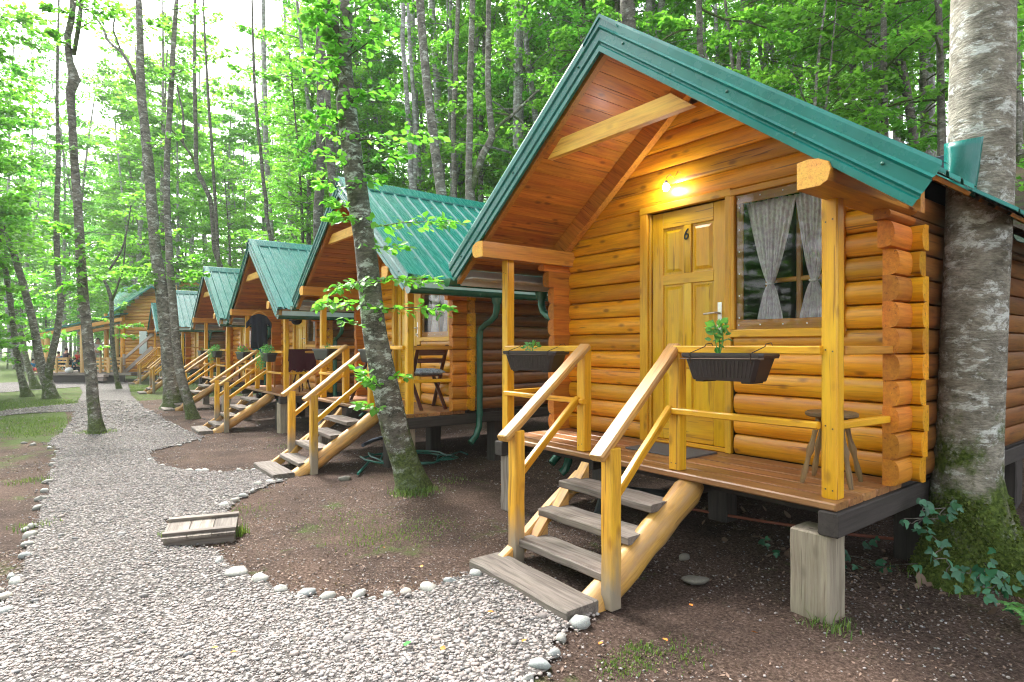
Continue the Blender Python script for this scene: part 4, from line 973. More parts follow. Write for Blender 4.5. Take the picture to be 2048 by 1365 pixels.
random.seed(11); rng = np.random.default_rng(11)

# --- trees traced from the photograph: stems given as (px, py, width px) at a depth F
def OFF(px): return math.cos(math.atan((px-CX)/FOC))     # off-axis discs look wider than they are
def stems_to_tree(name, F, stems, bark, label, cat='tree', boughs=(), lsize=.07, tm=LEAF6, root=True, grp=None, extra=None):
    base = stems[0][0]; b = at(base[0], base[1], F); e = empty(name, (b.x, b.y, b.z))
    mb = MB(); sd = random.random()*20
    for si, st in enumerate(stems):
        pts = [at(p[0], p[1], F+(p[3] if len(p) > 3 else 0))-b for p in st]; rad = [p[2]/2/FOC*F*OFF(p[0]) for p in st]
        # densify with catmull-rom
        P, Q = [], []
        n = len(pts)
        for i in range(n-1):
            a0, a1, a2, a3 = pts[max(i-1, 0)], pts[i], pts[i+1], pts[min(i+2, n-1)]; m = max(2, int((a2-a1).length/.22)) if F < 20 else 3
            for q in range(m):
                t = q/m; P.append(.5*((2*a1)+(a2-a0)*t+(2*a0-5*a1+4*a2-a3)*t*t+(3*a1-a0-3*a2+a3)*t**3)); Q.append(rad[i]*(1-t)+rad[i+1]*t)
        P.append(pts[-1]); Q.append(rad[-1])
        if si == 0 and root:
            P = [P[0]+Vector((0, 0, -.25))]+P; Q = [Q[0]*1.25]+Q
            # widen the foot
            for i, p in enumerate(P):
                h = p.z; Q[i] *= 1+.35*math.exp(-max(h, 0)/.12)
        tube(mb, P, Q, 20 if F < 20 else 12, True, True, wob=.10, wseed=sd)
    parts = []
    for (x0, y0, x1, y1, n, dd0, dd1) in boughs:
        p0 = at(x0, y0, F+dd0)-b; p1 = at(x1, y1, F+dd1)-b
        twig(mb, p0, p1, .010 if F < 10 else .014, .04)
        parts.append(spray(p0, p1, n, lsize, tm, .05, .42))
    tr = mb.build('trunk', bark, e, ang=180)
    if parts:
        V, Fc, T = join(parts); cr = rawmesh('crown', V, Fc, T, 'leaf', False); link('crown', cr, e)
    tag(e, label, cat, grp); return e
# T1: leaning mossy tree with boughs
T1b = [(700, 285, 860, 258, 90, 0, -.5), (720, 330, 810, 300, 60, 0, -.4), (710, 290, 620, 235, 60, 0, -.3), (705, 330, 650, 300, 40, 0, -.4), (735, 455, 905, 432, 110, -.1, -.6), (730, 440, 665, 430, 60, 0, -.5), (720, 420, 660, 400, 40, 0, -.3), (735, 500, 800, 486, 40, 0, -.5),
       (735, 560, 860, 552, 90, -.1, -.7), (735, 560, 670, 572, 60, 0, -.5), (738, 605, 635, 605, 80, 0, -.5), (740, 620, 880, 608, 70, 0, -.6), (730, 655, 690, 640, 20, 0, -.3), (752, 775, 715, 735, 45, 0, -.3), (755, 770, 735, 765, 24, -.1, -.3), (762, 820, 722, 808, 40, -.1, -.35), (772, 752, 815, 752, 18, 0, -.2),
       (695, 200, 780, 165, 50, 0, -.5), (690, 190, 620, 110, 80, 0, -.5), (690, 120, 770, 55, 80, 0, -.5), (670, 60, 610, 25, 80, 0, -.4), (700, 60, 640, 0, 60, 0, -.4), (700, 100, 730, 40, 60, 0, -.6), (690, 250, 640, 210, 50, 0, -.3), (705, 370, 760, 350, 50, 0, -.4), (712, 385, 640, 360, 40, 0, -.4), (690, 150, 660, 100, 50, -.2, -.4), (690, 220, 720, 180, 50, -.2, -.4),
       (690, 100, 650, 60, 60, -.2, -.4), (695, 30, 760, -10, 60, 0, -.5), (670, 30, 600, -20, 60, 0, -.4)]
T1 = stems_to_tree('leaning_tree', 6.55, [[(826, 975, 58), (812, 930, 55), (790, 860, 55), (768, 760, 52), (752, 680, 50), (742, 600, 48), (728, 480, 43), (712, 370, 44), (700, 270, 42), (692, 205, 42), (690, 120, 26), (692, 40, 26), (694, -120, 22)],
    [(692, 215, 30), (676, 160, 27), (668, 100, 27), (663, 20, 27), (655, -120, 24)]], 'barkmossy', 'leaning mossy tree with leafy side boughs standing in the bare soil before the second cabin', boughs=T1b, lsize=.088)
# T2: the great beech at the corner of the first cabin
def big_tree():
    F = 3.86; c = at(1950, 1155, F); e = empty('beech_tree', (c.x, c.y, 0)); mb = MB()
    rows = [(1985, -300, 128), (1968, -60, 134), (1966, 0, 137), (1964, 130, 137), (1961, 260, 137), (1958, 400, 138), (1951, 560, 137), (1944, 720, 136), (1938, 860, 138), (1934, 950, 146), (1938, 1010, 168), (1944, 1060, 196), (1946, 1105, 226), (1946, 1150, 262), (1946, 1200, 320)][::-1]
    seg = 64; vs, gs, fs = [], [], []; RW = []
    for i in range(len(rows)-1):
        for q in range(7): t = q/7; RW.append(tuple(rows[i][j]*(1-t)+rows[i+1][j]*t for j in range(3)))
    RW.append(rows[-1])
    for px, py, wd in RW:
        p = at(px, py, F); r = wd/2/FOC*F*OFF(px); h = p.z
        for j in range(seg):
            a = 2*math.pi*j/seg; fl = max(0, (.42-h))/.42
            k = 1+fl**1.6*(.28*math.cos(3*(a-2.2))+.16*math.cos(5*a+1))+.035*noise.noise(Vector((math.cos(a)*1.5, math.sin(a)*1.5, h*1.6)))+.014*noise.noise(Vector((math.cos(a)*5, math.sin(a)*5, h*6)))+.012*math.sin(h*19+2*math.cos(a)+3*noise.noise(Vector((a, h*2, 0))))*noise.noise(Vector((a*.8, h*3, 5)))
            vs.append((p.x-c.x+math.cos(a)*r*k, p.y-c.y+math.sin(a)*r*k, h)); gs.append((h, math.cos(a)*r*1.0+3, math.sin(a)*r*1.0))
    for i in range(len(RW)-1):
        for j in range(seg): q = (j+1) % seg; fs.append((i*seg+j, i*seg+q, i*seg+seg+q, i*seg+seg+j))
    mb.add(vs, fs, gs); mb.add([(0, 0, 3.9)], [], None)
    # upper stem and limbs above the frame
    top = at(1985, -300, F)-c; top.z = at(0, -300, F).z
    pts = [Vector((top.x, top.y, top.z-.2)), Vector((top.x+.1, top.y+.1, 6.5)), Vector((top.x+.2, top.y+.3, 9.5)), Vector((top.x+.1, top.y+.3, 13))]
    tube(mb, pts, [.2, .18, .13, .05], 14, False, True)
    mb.build('trunk', 'barkbeech', e, ang=180)
    # moss cushion of short tufts on the foot
    n = 9000; aa = rng.uniform(0, 6.28, n); hh = .55*rng.random(n)**1.15
    P, D = [], []
    for a, h in zip(aa, hh):
        px_py = np.interp(h, [(at(0, r_[1], F).z) for r_ in RW], [r_[2] for r_ in RW]); cxp = np.interp(h, [(at(0, r_[1], F).z) for r_ in RW], [r_[0] for r_ in RW])
        p = at(cxp, HY+(EYE-h)*FOC/F, F); r = px_py/2/FOC*F*OFF(1950); fl = max(0, (.42-h))/.42
        k = 1+fl**1.6*(.28*math.cos(3*(a-2.2))+.16*math.cos(5*a+1))
        P.append((p.x-c.x+math.cos(a)*r*k, p.y-c.y+math.sin(a)*r*k, h)); D.append((math.cos(a)*.5+random.gauss(0, .4), math.sin(a)*.5+random.gauss(0, .4), random.gauss(-.5, .5)))
    P = np.array(P); D = np.array(D); keep = rng.random(n) < np.clip(1.25-hh*1.5+.5*np.sin(aa*3), .05, 1); P, D = P[keep], D[keep]
    V, Fc, T = leaves_at(LEAF2, P, D, rng.uniform(.012, .03, len(P)), 1.0); link('moss', rawmesh('moss', V, Fc, T, 'moss', False), e)
    parts = []
    for j in range(30):
        a = random.uniform(0, 6.28); z = random.uniform(6.5, 13); L = random.uniform(1.5, 3.2); p0 = (top.x+.15, top.y+.2, z); parts.append(spray(p0, (top.x+math.cos(a)*L, top.y+math.sin(a)*L, z+.5), 170, .12, LEAF2, .1, .6))
    V, Fc, T = join(parts); link('crown', rawmesh('crown', V, Fc, T, 'leaf', False), e)
    tag(e, 'massive pale beech trunk with lichen and a mossy foot at the corner of cabin six', 'tree')
    # ivy: leaf shaped with points, creeping over the foot
    iv = (np.array([[0, 0, 0], [.30, .05, .02], [.55, .32, .0], [.28, .45, .04], [.22, .75, .02], [0, 1.05, -.04], [-.22, .75, .02], [-.28, .45, .04], [-.55, .32, 0], [-.30, .05, .02], [0, .4, -.04]]), np.array([[0, 1, 10], [1, 2, 10], [2, 3, 10], [3, 4, 10], [4, 5, 10], [5, 6, 10], [6, 7, 10], [7, 8, 10], [8, 9, 10], [9, 0, 10]]))
    pts = [(1862, 1005), (1848, 1025), (1895, 1018), (1880, 1040), (1812, 1040), (1828, 1050), (1850, 1040), (1835, 1062), (1856, 1062), (1878, 1082), (1888, 1102), (1872, 1115), (1875, 1122), (1898, 1120), (1905, 1135), (1898, 1150), (1925, 1148), (1945, 1150), (1955, 1138), (1975, 1128), (1985, 1140), (1960, 1160), (1978, 1165), (1990, 1152), (2000, 1165), (2010, 1145), (1970, 1178), (1990, 1180), (2008, 1172), (2020, 1160), (2025, 1178), (2032, 1150), (1975, 1190), (1958, 1172), (1990, 1120), (1905, 1030), (1915, 1012), (1842, 1000), (2015, 1185), (1945, 1135), (1840, 1130), (1762, 1145), (1740, 1135), (1775, 1140), (1700, 1120), (1712, 1140), (1688, 1135), (1765, 1128), (1725, 1090), (1740, 1085), (1520, 1085), (1535, 1092), (1550, 1105)]
    P, D = [], []; mbi = MB()
    toF = lambda px, py: min(G(px, py).dot(FV) if py > 1075 else 9, np.interp(py, [1000, 1190], [3.66, 3.26]) if px > 1800 else 4.6)
    for px, py in pts:
        f_ = toF(px, py)-.03; p = at(px, py, f_); 
        gh = pathz(p.x, p.y)
        if p.z < gh+.03: p.z = gh+.03
        P.append(tuple(p)); D.append(tuple(RV*random.uniform(-1, 1)+Vector((0, 0, random.uniform(-1, .1)))-FV*.25))
    for (a, b) in ((0, 8), (8, 19), (19, 30), (40, 45)):
        for i in range(a, b-1):
            tube(mbi, [Vector(P[i])+FV*.02, (Vector(P[i])+Vector(P[i+1]))/2+FV*.03, Vector(P[i+1])+FV*.02], .003, 5, False)
    b0 = Vector(P[0]); e2 = empty('ivy', tuple(b0)); P = np.array(P)-np.array(b0); mbi.v = [tuple(Vector(v)-b0) for v in mbi.v]
    P2 = np.concatenate([P, P+rng.normal(0, .035, P.shape)]); D2 = np.array(D+D)+rng.normal(0, .3, (len(D)*2, 3))
    n = len(P2); v, f = iv; Dn = D2/np.linalg.norm(D2, axis=1, keepdims=True); nrm = -np.array(FV)[None]+rng.normal(0, .35, (n, 3))+np.array([0, 0, .5])
    X = np.cross(Dn, nrm); X /= np.linalg.norm(X, axis=1, keepdims=True); Z = np.cross(X, Dn); s = rng.uniform(.038, .062, n)[:, None, None]
    Q = P2[:, None]+s*(v[None, :, 0:1]*X[:, None]+v[None, :, 1:2]*Dn[:, None]+v[None, :, 2:3]*Z[:, None])
    FF = (f[None]+(np.arange(n)*len(v))[:, None, None]).reshape(-1, 3)
    link('foliage', rawmesh('foliage', Q.reshape(-1, 3), FF, np.repeat(rng.random(n), len(v)), 'ivy', False), e2); mbi.build('stem', 'barkdark', e2)
    tag(e2, 'bluish green ivy creeping over the mossy foot of the massive beech', 'ivy')
    # green metal collar nailed to the trunk
    mbm = MB(); vs = []; nu, nv = 14, 8
    for j in range(nv+1):
        for i in range(nu+1):
            u, v_ = i/nu, j/nv; px = (1890+(1967-1890)*u) if v_ < .5 else (1889+(1956-1889)*u); px = np.interp(u, [0, 1], [1889, np.interp(v_, [0, 1], [1967, 1950])]); py = np.interp(v_, [0, 1], [288-15*u, 372+24*u])
            cu = (px-1959)/72.; dep = F-.195*math.sqrt(max(0, 1-min(1, abs(cu))**2))-.02; vs.append(at(px, py, dep+.008*math.sin(u*9+v_*5)*v_)-at(1920, 340, 3.65))
    mbm.add(vs, [(j*(nu+1)+i, j*(nu+1)+i+1, (j+1)*(nu+1)+i+1, (j+1)*(nu+1)+i) for j in range(nv) for i in range(nu)]); o = mbm.build('metal_collar', 'roof'); o.location = at(1920, 340, 3.65)
    sm = o.modifiers.new('s', 'SOLIDIFY'); sm.thickness = .003
    tag(o, 'bent green metal sheet nailed around the beech trunk above the roof edge', 'metal sheet')
big_tree()
# other traced trees
stems_to_tree('slender_tree', 11.7, [[(193, 866, 30), (186, 800, 26), (179, 714, 24), (173, 655, 23), (164, 567, 22), (158, 450, 20), (153, 380, 19), (149, 330, 18), (144, 240, 17), (141, 183, 20), (150, 160, 26), (140, 125, 16), (135, 73, 15), (143, 40, 14), (151, -60, 12)], [(147, 110, 10), (156, 60, 10), (162, 10, 9), (165, -60, 8)]], 'bark',
    'slender tree with a swollen knot standing alone on the gravel path', boughs=[(155, 470, 100, 440, 60, 0, -.6), (158, 480, 130, 460, 40, 0, -.4), (160, 500, 195, 480, 40, 0, -.5), (163, 530, 110, 520, 70, 0, -.6), (165, 560, 130, 575, 60, 0, -.5), (165, 520, 205, 500, 50, 0, -.4), (162, 560, 200, 540, 60, 0, -.5), (165, 590, 145, 600, 30, 0, -.4), (150, 30, 90, 10, 90, 0, -.6), (155, 60, 210, 20, 90, 0, -.5), (165, 20, 240, 10, 90, 0, -.5), (145, 100, 105, 60, 80, 0, -.5), (150, 300, 120, 290, 40, 0, -.4), (150, 0, 190, -30, 90, 0, -.5)], lsize=.115)
stems_to_tree('large_tree', 16.8, [[(347, 818, 46), (344, 780, 36), (337, 700, 32), (328, 620, 29), (320, 560, 27), (311, 500, 24), (303, 400, 23), (297, 330, 22), (289, 250, 19), (282, 183, 19), (280, 73, 15), (277, 0, 14), (274, -120, 12)], [(281, 190, 9), (272, 160, 8), (258, 128, 7.5), (242, 103, 7), (226, 92, 6.5), (214, 78, 6), (205, 55, 5), (184, 26, 4.5)], [(242, 103, 4.5), (232, 75, 4), (226, 55, 4), (233, 25, 3)]], 'bark',
    'thick trunk with mossy foot and one curved bare limb in front of the fourth cabin', boughs=[(315, 540, 250, 535, 110, 0, -.6), (318, 545, 290, 560, 70, 0, -.7), (312, 530, 230, 545, 110, 0, .5), (320, 560, 270, 570, 60, 0, -.5), (284, 60, 330, 35, 60, 0, -.5), (300, 300, 330, 270, 40, 0, -.4), (310, 470, 350, 460, 60, 0, -.4), (185, 26, 150, 0, 60, 0, -.3)], lsize=.13)
stems_to_tree('thin_tree', 14.2, [[(386, 840, 26), (376, 800, 21), (362, 755, 19), (353, 690, 18), (347, 620, 17), (341, 550, 16), (337, 480, 15), (334, 400, 14), (334, 330, 13), (337, 260, 12), (342, 183, 12), (348, 73, 10), (353, 0, 9), (357, -120, 8)]], 'bark',
    'thin trunk with a kinked mossy foot just beside the thick one', boughs=[(340, 530, 400, 510, 90, 0, -.4), (342, 545, 410, 545, 100, 0, .4), (342, 555, 380, 560, 50, 0, -.3), (345, 150, 390, 130, 80, 0, -.4), (343, 165, 320, 140, 60, 0, -.4), (345, 20, 400, 10, 80, 0, -.4), (337, 280, 360, 265, 40, 0, -.3), (349, 60, 300, 40, 80, 0, -.4)], lsize=.11)
stems_to_tree('forked_sapling', 27, [[(240, 785, 15), (234, 760, 11), (229, 728, 10), (225, 690, 9.5), (224, 655, 9), (223, 622, 9), (222, 597, 9), (215, 575, 7), (208, 558, 6.5), (213, 546, 6), (220, 538, 5.5), (234, 517, 5), (243, 500, 4.5), (249, 482, 4), (256, 450, 3), (262, 410, 2.5)], [(223, 605, 6), (234, 576, 4.5), (240, 556, 4), (246, 538, 4), (249, 509, 3), (252, 470, 2)]], 'barkdark',
    'small crooked forked tree in front of the open terrace', boughs=[(224, 655, 280, 648, 140, 0, .3), (224, 670, 270, 672, 120, 0, 0), (223, 640, 190, 636, 70, 0, 0), (224, 690, 200, 695, 40, 0, 0), (240, 560, 290, 540, 120, 0, 0), (222, 612, 250, 608, 40, 0, 0), (250, 490, 280, 480, 60, 0, 0)], lsize=.15, tm=LEAF2)
stems_to_tree('forked_tree', 21.5, [[(102, 800, 34), (96, 770, 27), (85, 743, 22), (76, 700, 19), (67, 649, 17), (56, 605, 17), (44, 561, 16), (34, 530, 15), (26, 503, 14), (6, 459, 13), (-20, 400, 12), (-50, 300, 10)], [(97, 775, 20), (96, 755, 18), (105, 705, 16), (114, 667, 15), (119, 630, 14), (122, 597, 14), (119, 565, 14), (116, 547, 13), (114, 500, 13), (113, 440, 12), (114, 403, 12), (117, 311, 10), (114, 220, 8), (115, 130, 7), (117, 40, 5), (118, -60, 4)]], 'bark',
    'pale tree splitting near the ground into two leaning stems', boughs=[(114, 420, 150, 400, 60, 0, -.3), (112, 300, 60, 270, 90, 0, 0), (114, 220, 170, 190, 90, 0, 0), (114, 200, 60, 170, 90, 0, 0), (115, 340, 70, 330, 60, 0, 0), (115, 100, 60, 60, 110, 0, 0), (115, 60, 180, 40, 90, 0, 0)], lsize=.15, tm=LEAF2)
stems_to_tree('tree', 22.5, [[(54, 794, 24), (44, 760, 16), (38, 734, 15), (31, 690, 14), (25, 640, 13), (20, 600, 13), (15, 567, 12), (8, 520, 12), (2, 480, 11), (-8, 430, 10), (-20, 300, 9)]], 'bark', 'leaning trunk nearest the left edge beside the pale forked tree', boughs=[(5, 480, 50, 440, 60, 0, 0), (0, 430, 60, 380, 90, 0, 0)], lsize=.16, tm=LEAF2)
stems_to_tree('tree', 27, [[(72, 778, 24), (62, 750, 15), (53, 722, 13), (45, 685, 12), (38, 650, 11), (24, 600, 10), (12, 540, 10), (0, 480, 9), (-14, 400, 8)]], 'bark', 'mossy footed trunk just behind the leaning trunk at the left edge', lsize=.16)
stems_to_tree('tree', 34, [[(30, 730, 7), (18, 660, 7), (10, 580, 6), (12, 500, 6), (16, 420, 6), (18, 330, 6), (19, 250, 5), (22, 170, 4), (30, 60, 2)]], 'barkpale', 'straight hazy trunk at the left edge of the picture', boughs=[(16, 400, 70, 360, 150, 0, 0), (18, 340, 50, 280, 120, 0, 0), (18, 270, -30, 230, 120, 0, 0), (20, 200, 70, 160, 150, 0, 0)], lsize=.22, tm=LEAF2)
stems_to_tree('forked_tree', 24, [[(446, 560, 12), (440, 530, 11), (430, 500, 11), (426, 450, 10), (421, 403, 10), (408, 370, 10), (396, 345, 10), (392, 315, 9), (391, 240, 8.5), (389, 150, 8), (390, 29, 6), (391, -60, 5)], [(394, 335, 6), (382, 310, 5.5), (366, 286, 5.5), (367, 260, 5), (366, 227, 4.5), (360, 200, 4), (354, 170, 3.5)], [(366, 286, 4), (352, 270, 3.5), (344, 262, 3), (335, 250, 2)]], 'barkdark',
    'dark trunk forking above the cabin roofs with a bent left limb', boughs=[(390, 130, 440, 110, 90, 0, 0), (390, 100, 350, 70, 90, 0, 0), (391, 220, 430, 200, 80, 0, 0), (396, 345, 440, 320, 90, 0, 0), (366, 230, 340, 205, 60, 0, 0), (390, 50, 440, 30, 90, 0, 0)], lsize=.17, tm=LEAF2)
stems_to_tree('tree', 23, [[(440, 560, 8), (437, 520, 7.5), (436, 500, 7), (432, 430, 7), (427, 348, 6.5), (423, 280, 6), (418, 220, 6), (413, 130, 5), (408, 40, 4), (405, -40, 3)]], 'barkdark', 'thin straight dark stem beside the forked trunk above the cabin roofs', boughs=[(425, 300, 480, 330, 90, 0, 0), (418, 200, 460, 180, 80, 0, 0), (412, 120, 470, 100, 90, 0, 0)], lsize=.17, tm=LEAF2)
stems_to_tree('tree', 20, [[(548, 560, 9), (544, 500, 8.5), (540, 472, 8), (533, 430, 8), (532, 400, 8), (527, 366, 7.5), (521, 300, 7), (516, 256, 7), (512, 210, 6.5), (509, 165, 6), (506, 80, 5), (504, 0, 4), (503, -60, 3)]], 'barkdark', 'wavy dark stem rising behind the ridge of the third cabin', boughs=[(520, 290, 575, 300, 90, 0, 0), (512, 210, 560, 190, 90, 0, 0), (509, 150, 460, 130, 90, 0, 0), (506, 80, 560, 60, 100, 0, 0), (528, 380, 580, 360, 80, 0, 0)], lsize=.15, tm=LEAF2)
stems_to_tree('tree', 26, [[(548, 560, 11), (543, 472, 10.5), (538, 400, 10.5), (531, 256, 10), (530, 180, 9), (527, 37, 8), (526, -60, 7)]], 'barkpale', 'straight whitish trunk next to the wavy dark stem', boughs=[(530, 150, 590, 120, 120, 0, 0), (528, 80, 480, 50, 120, 0, 0)], lsize=.18, tm=LEAF2)
stems_to_tree('tree', 15.5, [[(640, 560, 20), (636, 440, 19), (642, 330, 18), (640, 260, 18), (643, 211, 18), (640, 100, 17), (641, 21, 16), (640, -80, 14)]], 'barkdark', 'dark upright trunk behind the upper left of the leaning mossy tree', boughs=[(640, 250, 590, 290, 90, 0, 0), (640, 180, 580, 130, 120, 0, 0), (641, 80, 590, 40, 120, 0, 0), (640, 300, 600, 330, 90, 0, 0)], lsize=.13, tm=LEAF2)
stems_to_tree('tree', 14, [[(712, 760, 22), (705, 640, 20), (690, 520, 18), (668, 400, 17), (664, 359, 17), (659, 281, 17), (656, 230, 15), (652, 160, 13), (640, 60, 11), (630, -60, 8)]], 'barkdark', 'dark blotched trunk standing close behind the leaning mossy tree', boughs=[(660, 280, 620, 240, 60, 0, 0), (664, 340, 620, 350, 60, 0, 0)], lsize=.12, tm=LEAF2)
stems_to_tree('twin_tree', 17, [[(832, 480, 16), (828, 383, 15), (820, 340, 12), (822, 316, 10), (817, 250, 10), (810, 140, 9.5), (805, 80, 9), (807, 18, 8.5), (806, -80, 7)], [(828, 390, 11), (830, 338, 9), (832, 290, 9), (831, 246, 9), (824, 150, 8), (818, 60, 7), (816, -60, 6)]], 'barkpale', 'pair of pale smooth stems growing from one foot behind the second roof', boughs=[(815, 200, 770, 170, 80, 0, 0), (830, 240, 790, 220, 80, 0, 0), (808, 60, 760, 30, 100, 0, 0)], lsize=.14, tm=LEAF2)
stems_to_tree('tree', 13.5, [[(888, 480, 24), (883, 387, 21), (876, 340, 20), (870, 299, 19), (864, 250, 18), (859, 211, 17.5), (852, 150, 17), (848, 105, 17), (843, 50, 16), (840, 0, 16), (835, -90, 14)]], 'bark', 'blotched brown and grey trunk leaning slightly left above the second roof', boughs=[(850, 100, 900, 70, 90, 0, 0), (842, 20, 800, -10, 90, 0, 0)], lsize=.12, tm=LEAF2)
stems_to_tree('tree', 17.5, [[(912, 480, 12), (909, 394, 11), (908, 320, 10.5), (907, 246, 10), (911, 160, 10), (912, 105, 9.5), (915, 50, 9), (916, 0, 8.5), (918, -80, 7)]], 'bark', 'narrow speckled trunk between the blotched one and the forked one', boughs=[(910, 160, 870, 120, 90, 0, 0), (914, 60, 950, 30, 90, 0, 0), (908, 290, 880, 270, 60, 0, 0)], lsize=.14, tm=LEAF2)
stems_to_tree('forked_tree', 14.5, [[(935, 500, 24), (938, 440, 22), (941, 401, 20), (938, 360, 16), (938, 316, 13), (940, 240, 13), (940, 176, 13), (943, 80, 12), (945, 0, 11), (947, -90, 9)], [(941, 385, 15), (954, 341, 14), (968, 305, 14), (984, 275, 14), (981, 240, 12.5), (977, 197, 12), (976, 120, 11), (977, 35, 10), (977, -80, 8)], [(984, 272, 7), (1003, 248, 6.5), (1030, 226, 5.5), (1042, 214, 5), (1080, 178, 4.5), (1110, 150, 3.5), (1140, 127, 2.5)], [(990, 226, 3.5), (1025, 232, 4.5), (1045, 246, 4.5), (1058, 265, 3.5)]], 'bark',
    'mossy trunk dividing low into two lichen spotted stems above the second roof', boughs=[(977, 120, 1020, 80, 90, 0, 0), (978, 60, 940, 30, 90, 0, 0), (1042, 214, 1100, 200, 100, 0, 0), (1080, 178, 1110, 120, 100, 0, 0), (984, 260, 1030, 300, 80, 0, 0)], lsize=.12, tm=LEAF2)
stems_to_tree('tree', 20, [[(1106, 420, 10), (1104, 260, 9.5), (1105, 183, 9), (1109, 80, 9), (1110, 0, 8), (1111, -80, 7)]], 'bark', 'upright trunk showing left of the peak of cabin six', boughs=[(1108, 120, 1060, 90, 120, 0, 0), (1109, 60, 1160, 30, 120, 0, 0)], lsize=.15, tm=LEAF2)
stems_to_tree('tree', 10.5, [[(1262, 420, 38), (1258, 200, 34), (1256, 60, 32), (1255, 0, 30), (1250, -120, 26)]], 'barkdark', 'dark trunk rising just behind the peak of cabin six', boughs=[(1258, 60, 1200, 10, 110, 0, 0), (1258, 40, 1330, 30, 140, 0, 0), (1256, 20, 1290, -20, 100, 0, 0)], lsize=.10, tm=LEAF2)
stems_to_tree('ivy_tree', 13, [[(1845, 480, 24), (1838, 340, 22), (1829, 298, 21), (1822, 240, 20), (1812, 180, 19), (1803, 130, 18), (1797, 70, 16), (1795, 0, 14), (1790, -80, 12)], [(1812, 140, 9), (1780, 118, 9), (1750, 105, 7), (1700, 92, 5), (1640, 85, 4), (1560, 60, 2.5)]], 'barkdark',
    'dark ivy wrapped trunk with a long bough reaching left over the roof of cabin six', boughs=[(1812, 190, 1775, 150, 200, 0, 0), (1820, 240, 1850, 200, 160, 0, 0), (1803, 130, 1760, 90, 200, 0, 0), (1800, 90, 1840, 60, 160, 0, 0), (1750, 105, 1690, 70, 160, 0, 0), (1700, 92, 1620, 60, 160, 0, 0), (1640, 85, 1560, 70, 160, 0, 0), (1790, 40, 1740, 10, 160, 0, 0), (1826, 290, 1800, 260, 120, 0, 0)], lsize=.11, tm=LEAF2)
# hanging boughs crossing the sky above the roof
stems_to_tree('tree', 9.5, [[(1420, 330, 16), (1415, 230, 15), (1405, 160, 14), (1400, 90, 13), (1398, 0, 12), (1396, -80, 11)], [(1396, 15, 5), (1450, 40, 4.5), (1500, 45, 4), (1560, 65, 3), (1600, 60, 2)], [(1405, 60, 5), (1360, 62, 4.5), (1320, 85, 4), (1295, 120, 2.5)]], 'barkdark', 'thin dark stem with drooping leafy boughs behind the roof ridge of cabin six', boughs=[(1400, 90, 1480, 60, 160, 0, 0), (1400, 60, 1330, 40, 160, 0, 0), (1450, 40, 1520, 20, 160, 0, 0), (1410, 150, 1480, 150, 140, 0, 0), (1405, 110, 1350, 110, 140, 0, 0), (1500, 45, 1590, 80, 160, 0, 0), (1400, 20, 1440, -10, 120, 0, 0)], lsize=.10, tm=LEAF2)

# --- the forest: seeded individuals behind the cabins, denser and higher on the slope
def forest():
    random.seed(21)
    def ok(x, y):
        if any(abs(x-c[0]) < 2.9 and -1.5 < y-c[1] < 6.5 for c in CABS): return False
        return True
    zones = [  # px range, F range, count, variants, scale, label, group
        (620, 1250, 13, 24, 28, (9, 1, 10, 3, 5, 9), (.8, 1.15), 'slim grey trunk in the dense wood up the slope behind the first two cabins', 'trees up the slope behind the near cabins'),
        (620, 1250, 24, 50, 38, (9, 1, 2, 10, 5, 9, 10), (.85, 1.25), 'far slim trunk deep in the wood behind the first two cabins', 'far trees up the slope behind the near cabins'),
        (1250, 2060, 11, 20, 24, (9, 10, 2, 3, 9), (.7, 1.1), 'tree in bright leaf on the steep slope above the roof of cabin six', 'trees above the roof of cabin six'),
        (1250, 2070, 20, 46, 48, (9, 10, 9, 3, 5, 10), (.8, 1.2), 'far slender tree high on the slope above the roof of cabin six', 'far trees above the roof of cabin six'),
        (1300, 2070, 10, 26, 14, (6, 4), (.7, 1.1), 'bushy young tree in fresh green leaf low on the slope behind cabin six', 'young trees on the slope'),
        (600, 1150, 13, 30, 16, (6, 4), (.8, 1.2), 'bushy young tree in fresh green leaf between the trunks behind the second roof', 'young trees behind the second roof'),
        (250, 640, 19, 34, 24, (7, 2, 8, 5), (.85, 1.2), 'light leafed tree behind the middle cabins of the row', 'trees behind the middle cabins'),
        (250, 640, 34, 70, 22, (7, 9, 3, 8), (1.1, 1.6), 'hazy far tree above the roofs of the middle cabins', 'far trees above the middle cabins'),
        (-60, 300, 30, 46, 16, (0, 7, 8), (.9, 1.3), 'pale thin leafed tree around the terrace at the far end', 'trees around the terrace'),
        (-60, 320, 46, 100, 28, (7, 8, 9, 8, 10), (1.2, 1.9), 'washed out far tree in the bright clearing beyond the terrace', 'far trees beyond the terrace'),
        (-140, 95, 13, 38, 16, (0, 2, 5, 8), (.7, 1.1), 'leafy tree at the left edge on the open side of the path', 'trees on the open side of the path'),
        (-60, 640, 36, 80, 26, (6, 4), (1.0, 1.7), 'low bushy tree filling the bright gap under the far trees', 'bushy trees beyond the cabins')]
    for (p0, p1, f0, f1, n, vs, sc, lab, grp) in zones:
        k = 0; t = 0
        while k < n and t < 900:
            t += 1
            px = p0+(p1-p0)*(k+random.random())/n; F = math.exp(random.uniform(math.log(f0), math.log(f1))); p = at(px, HY, F)
            if not ok(p.x, p.y): continue
            if -2.2 < p.y < 6 and p.x > -40: continue
            if p.y < -2 and F < 26 and px > 40: continue
            if p.x < -33 and -8 < p.y < 5 and F < 46: continue
            s = random.uniform(*sc); plant_tree('forest_tree', p.x, p.y, random.choice(vs), s, random.uniform(0, 6.28), lab, grp, .1); k += 1
forest()

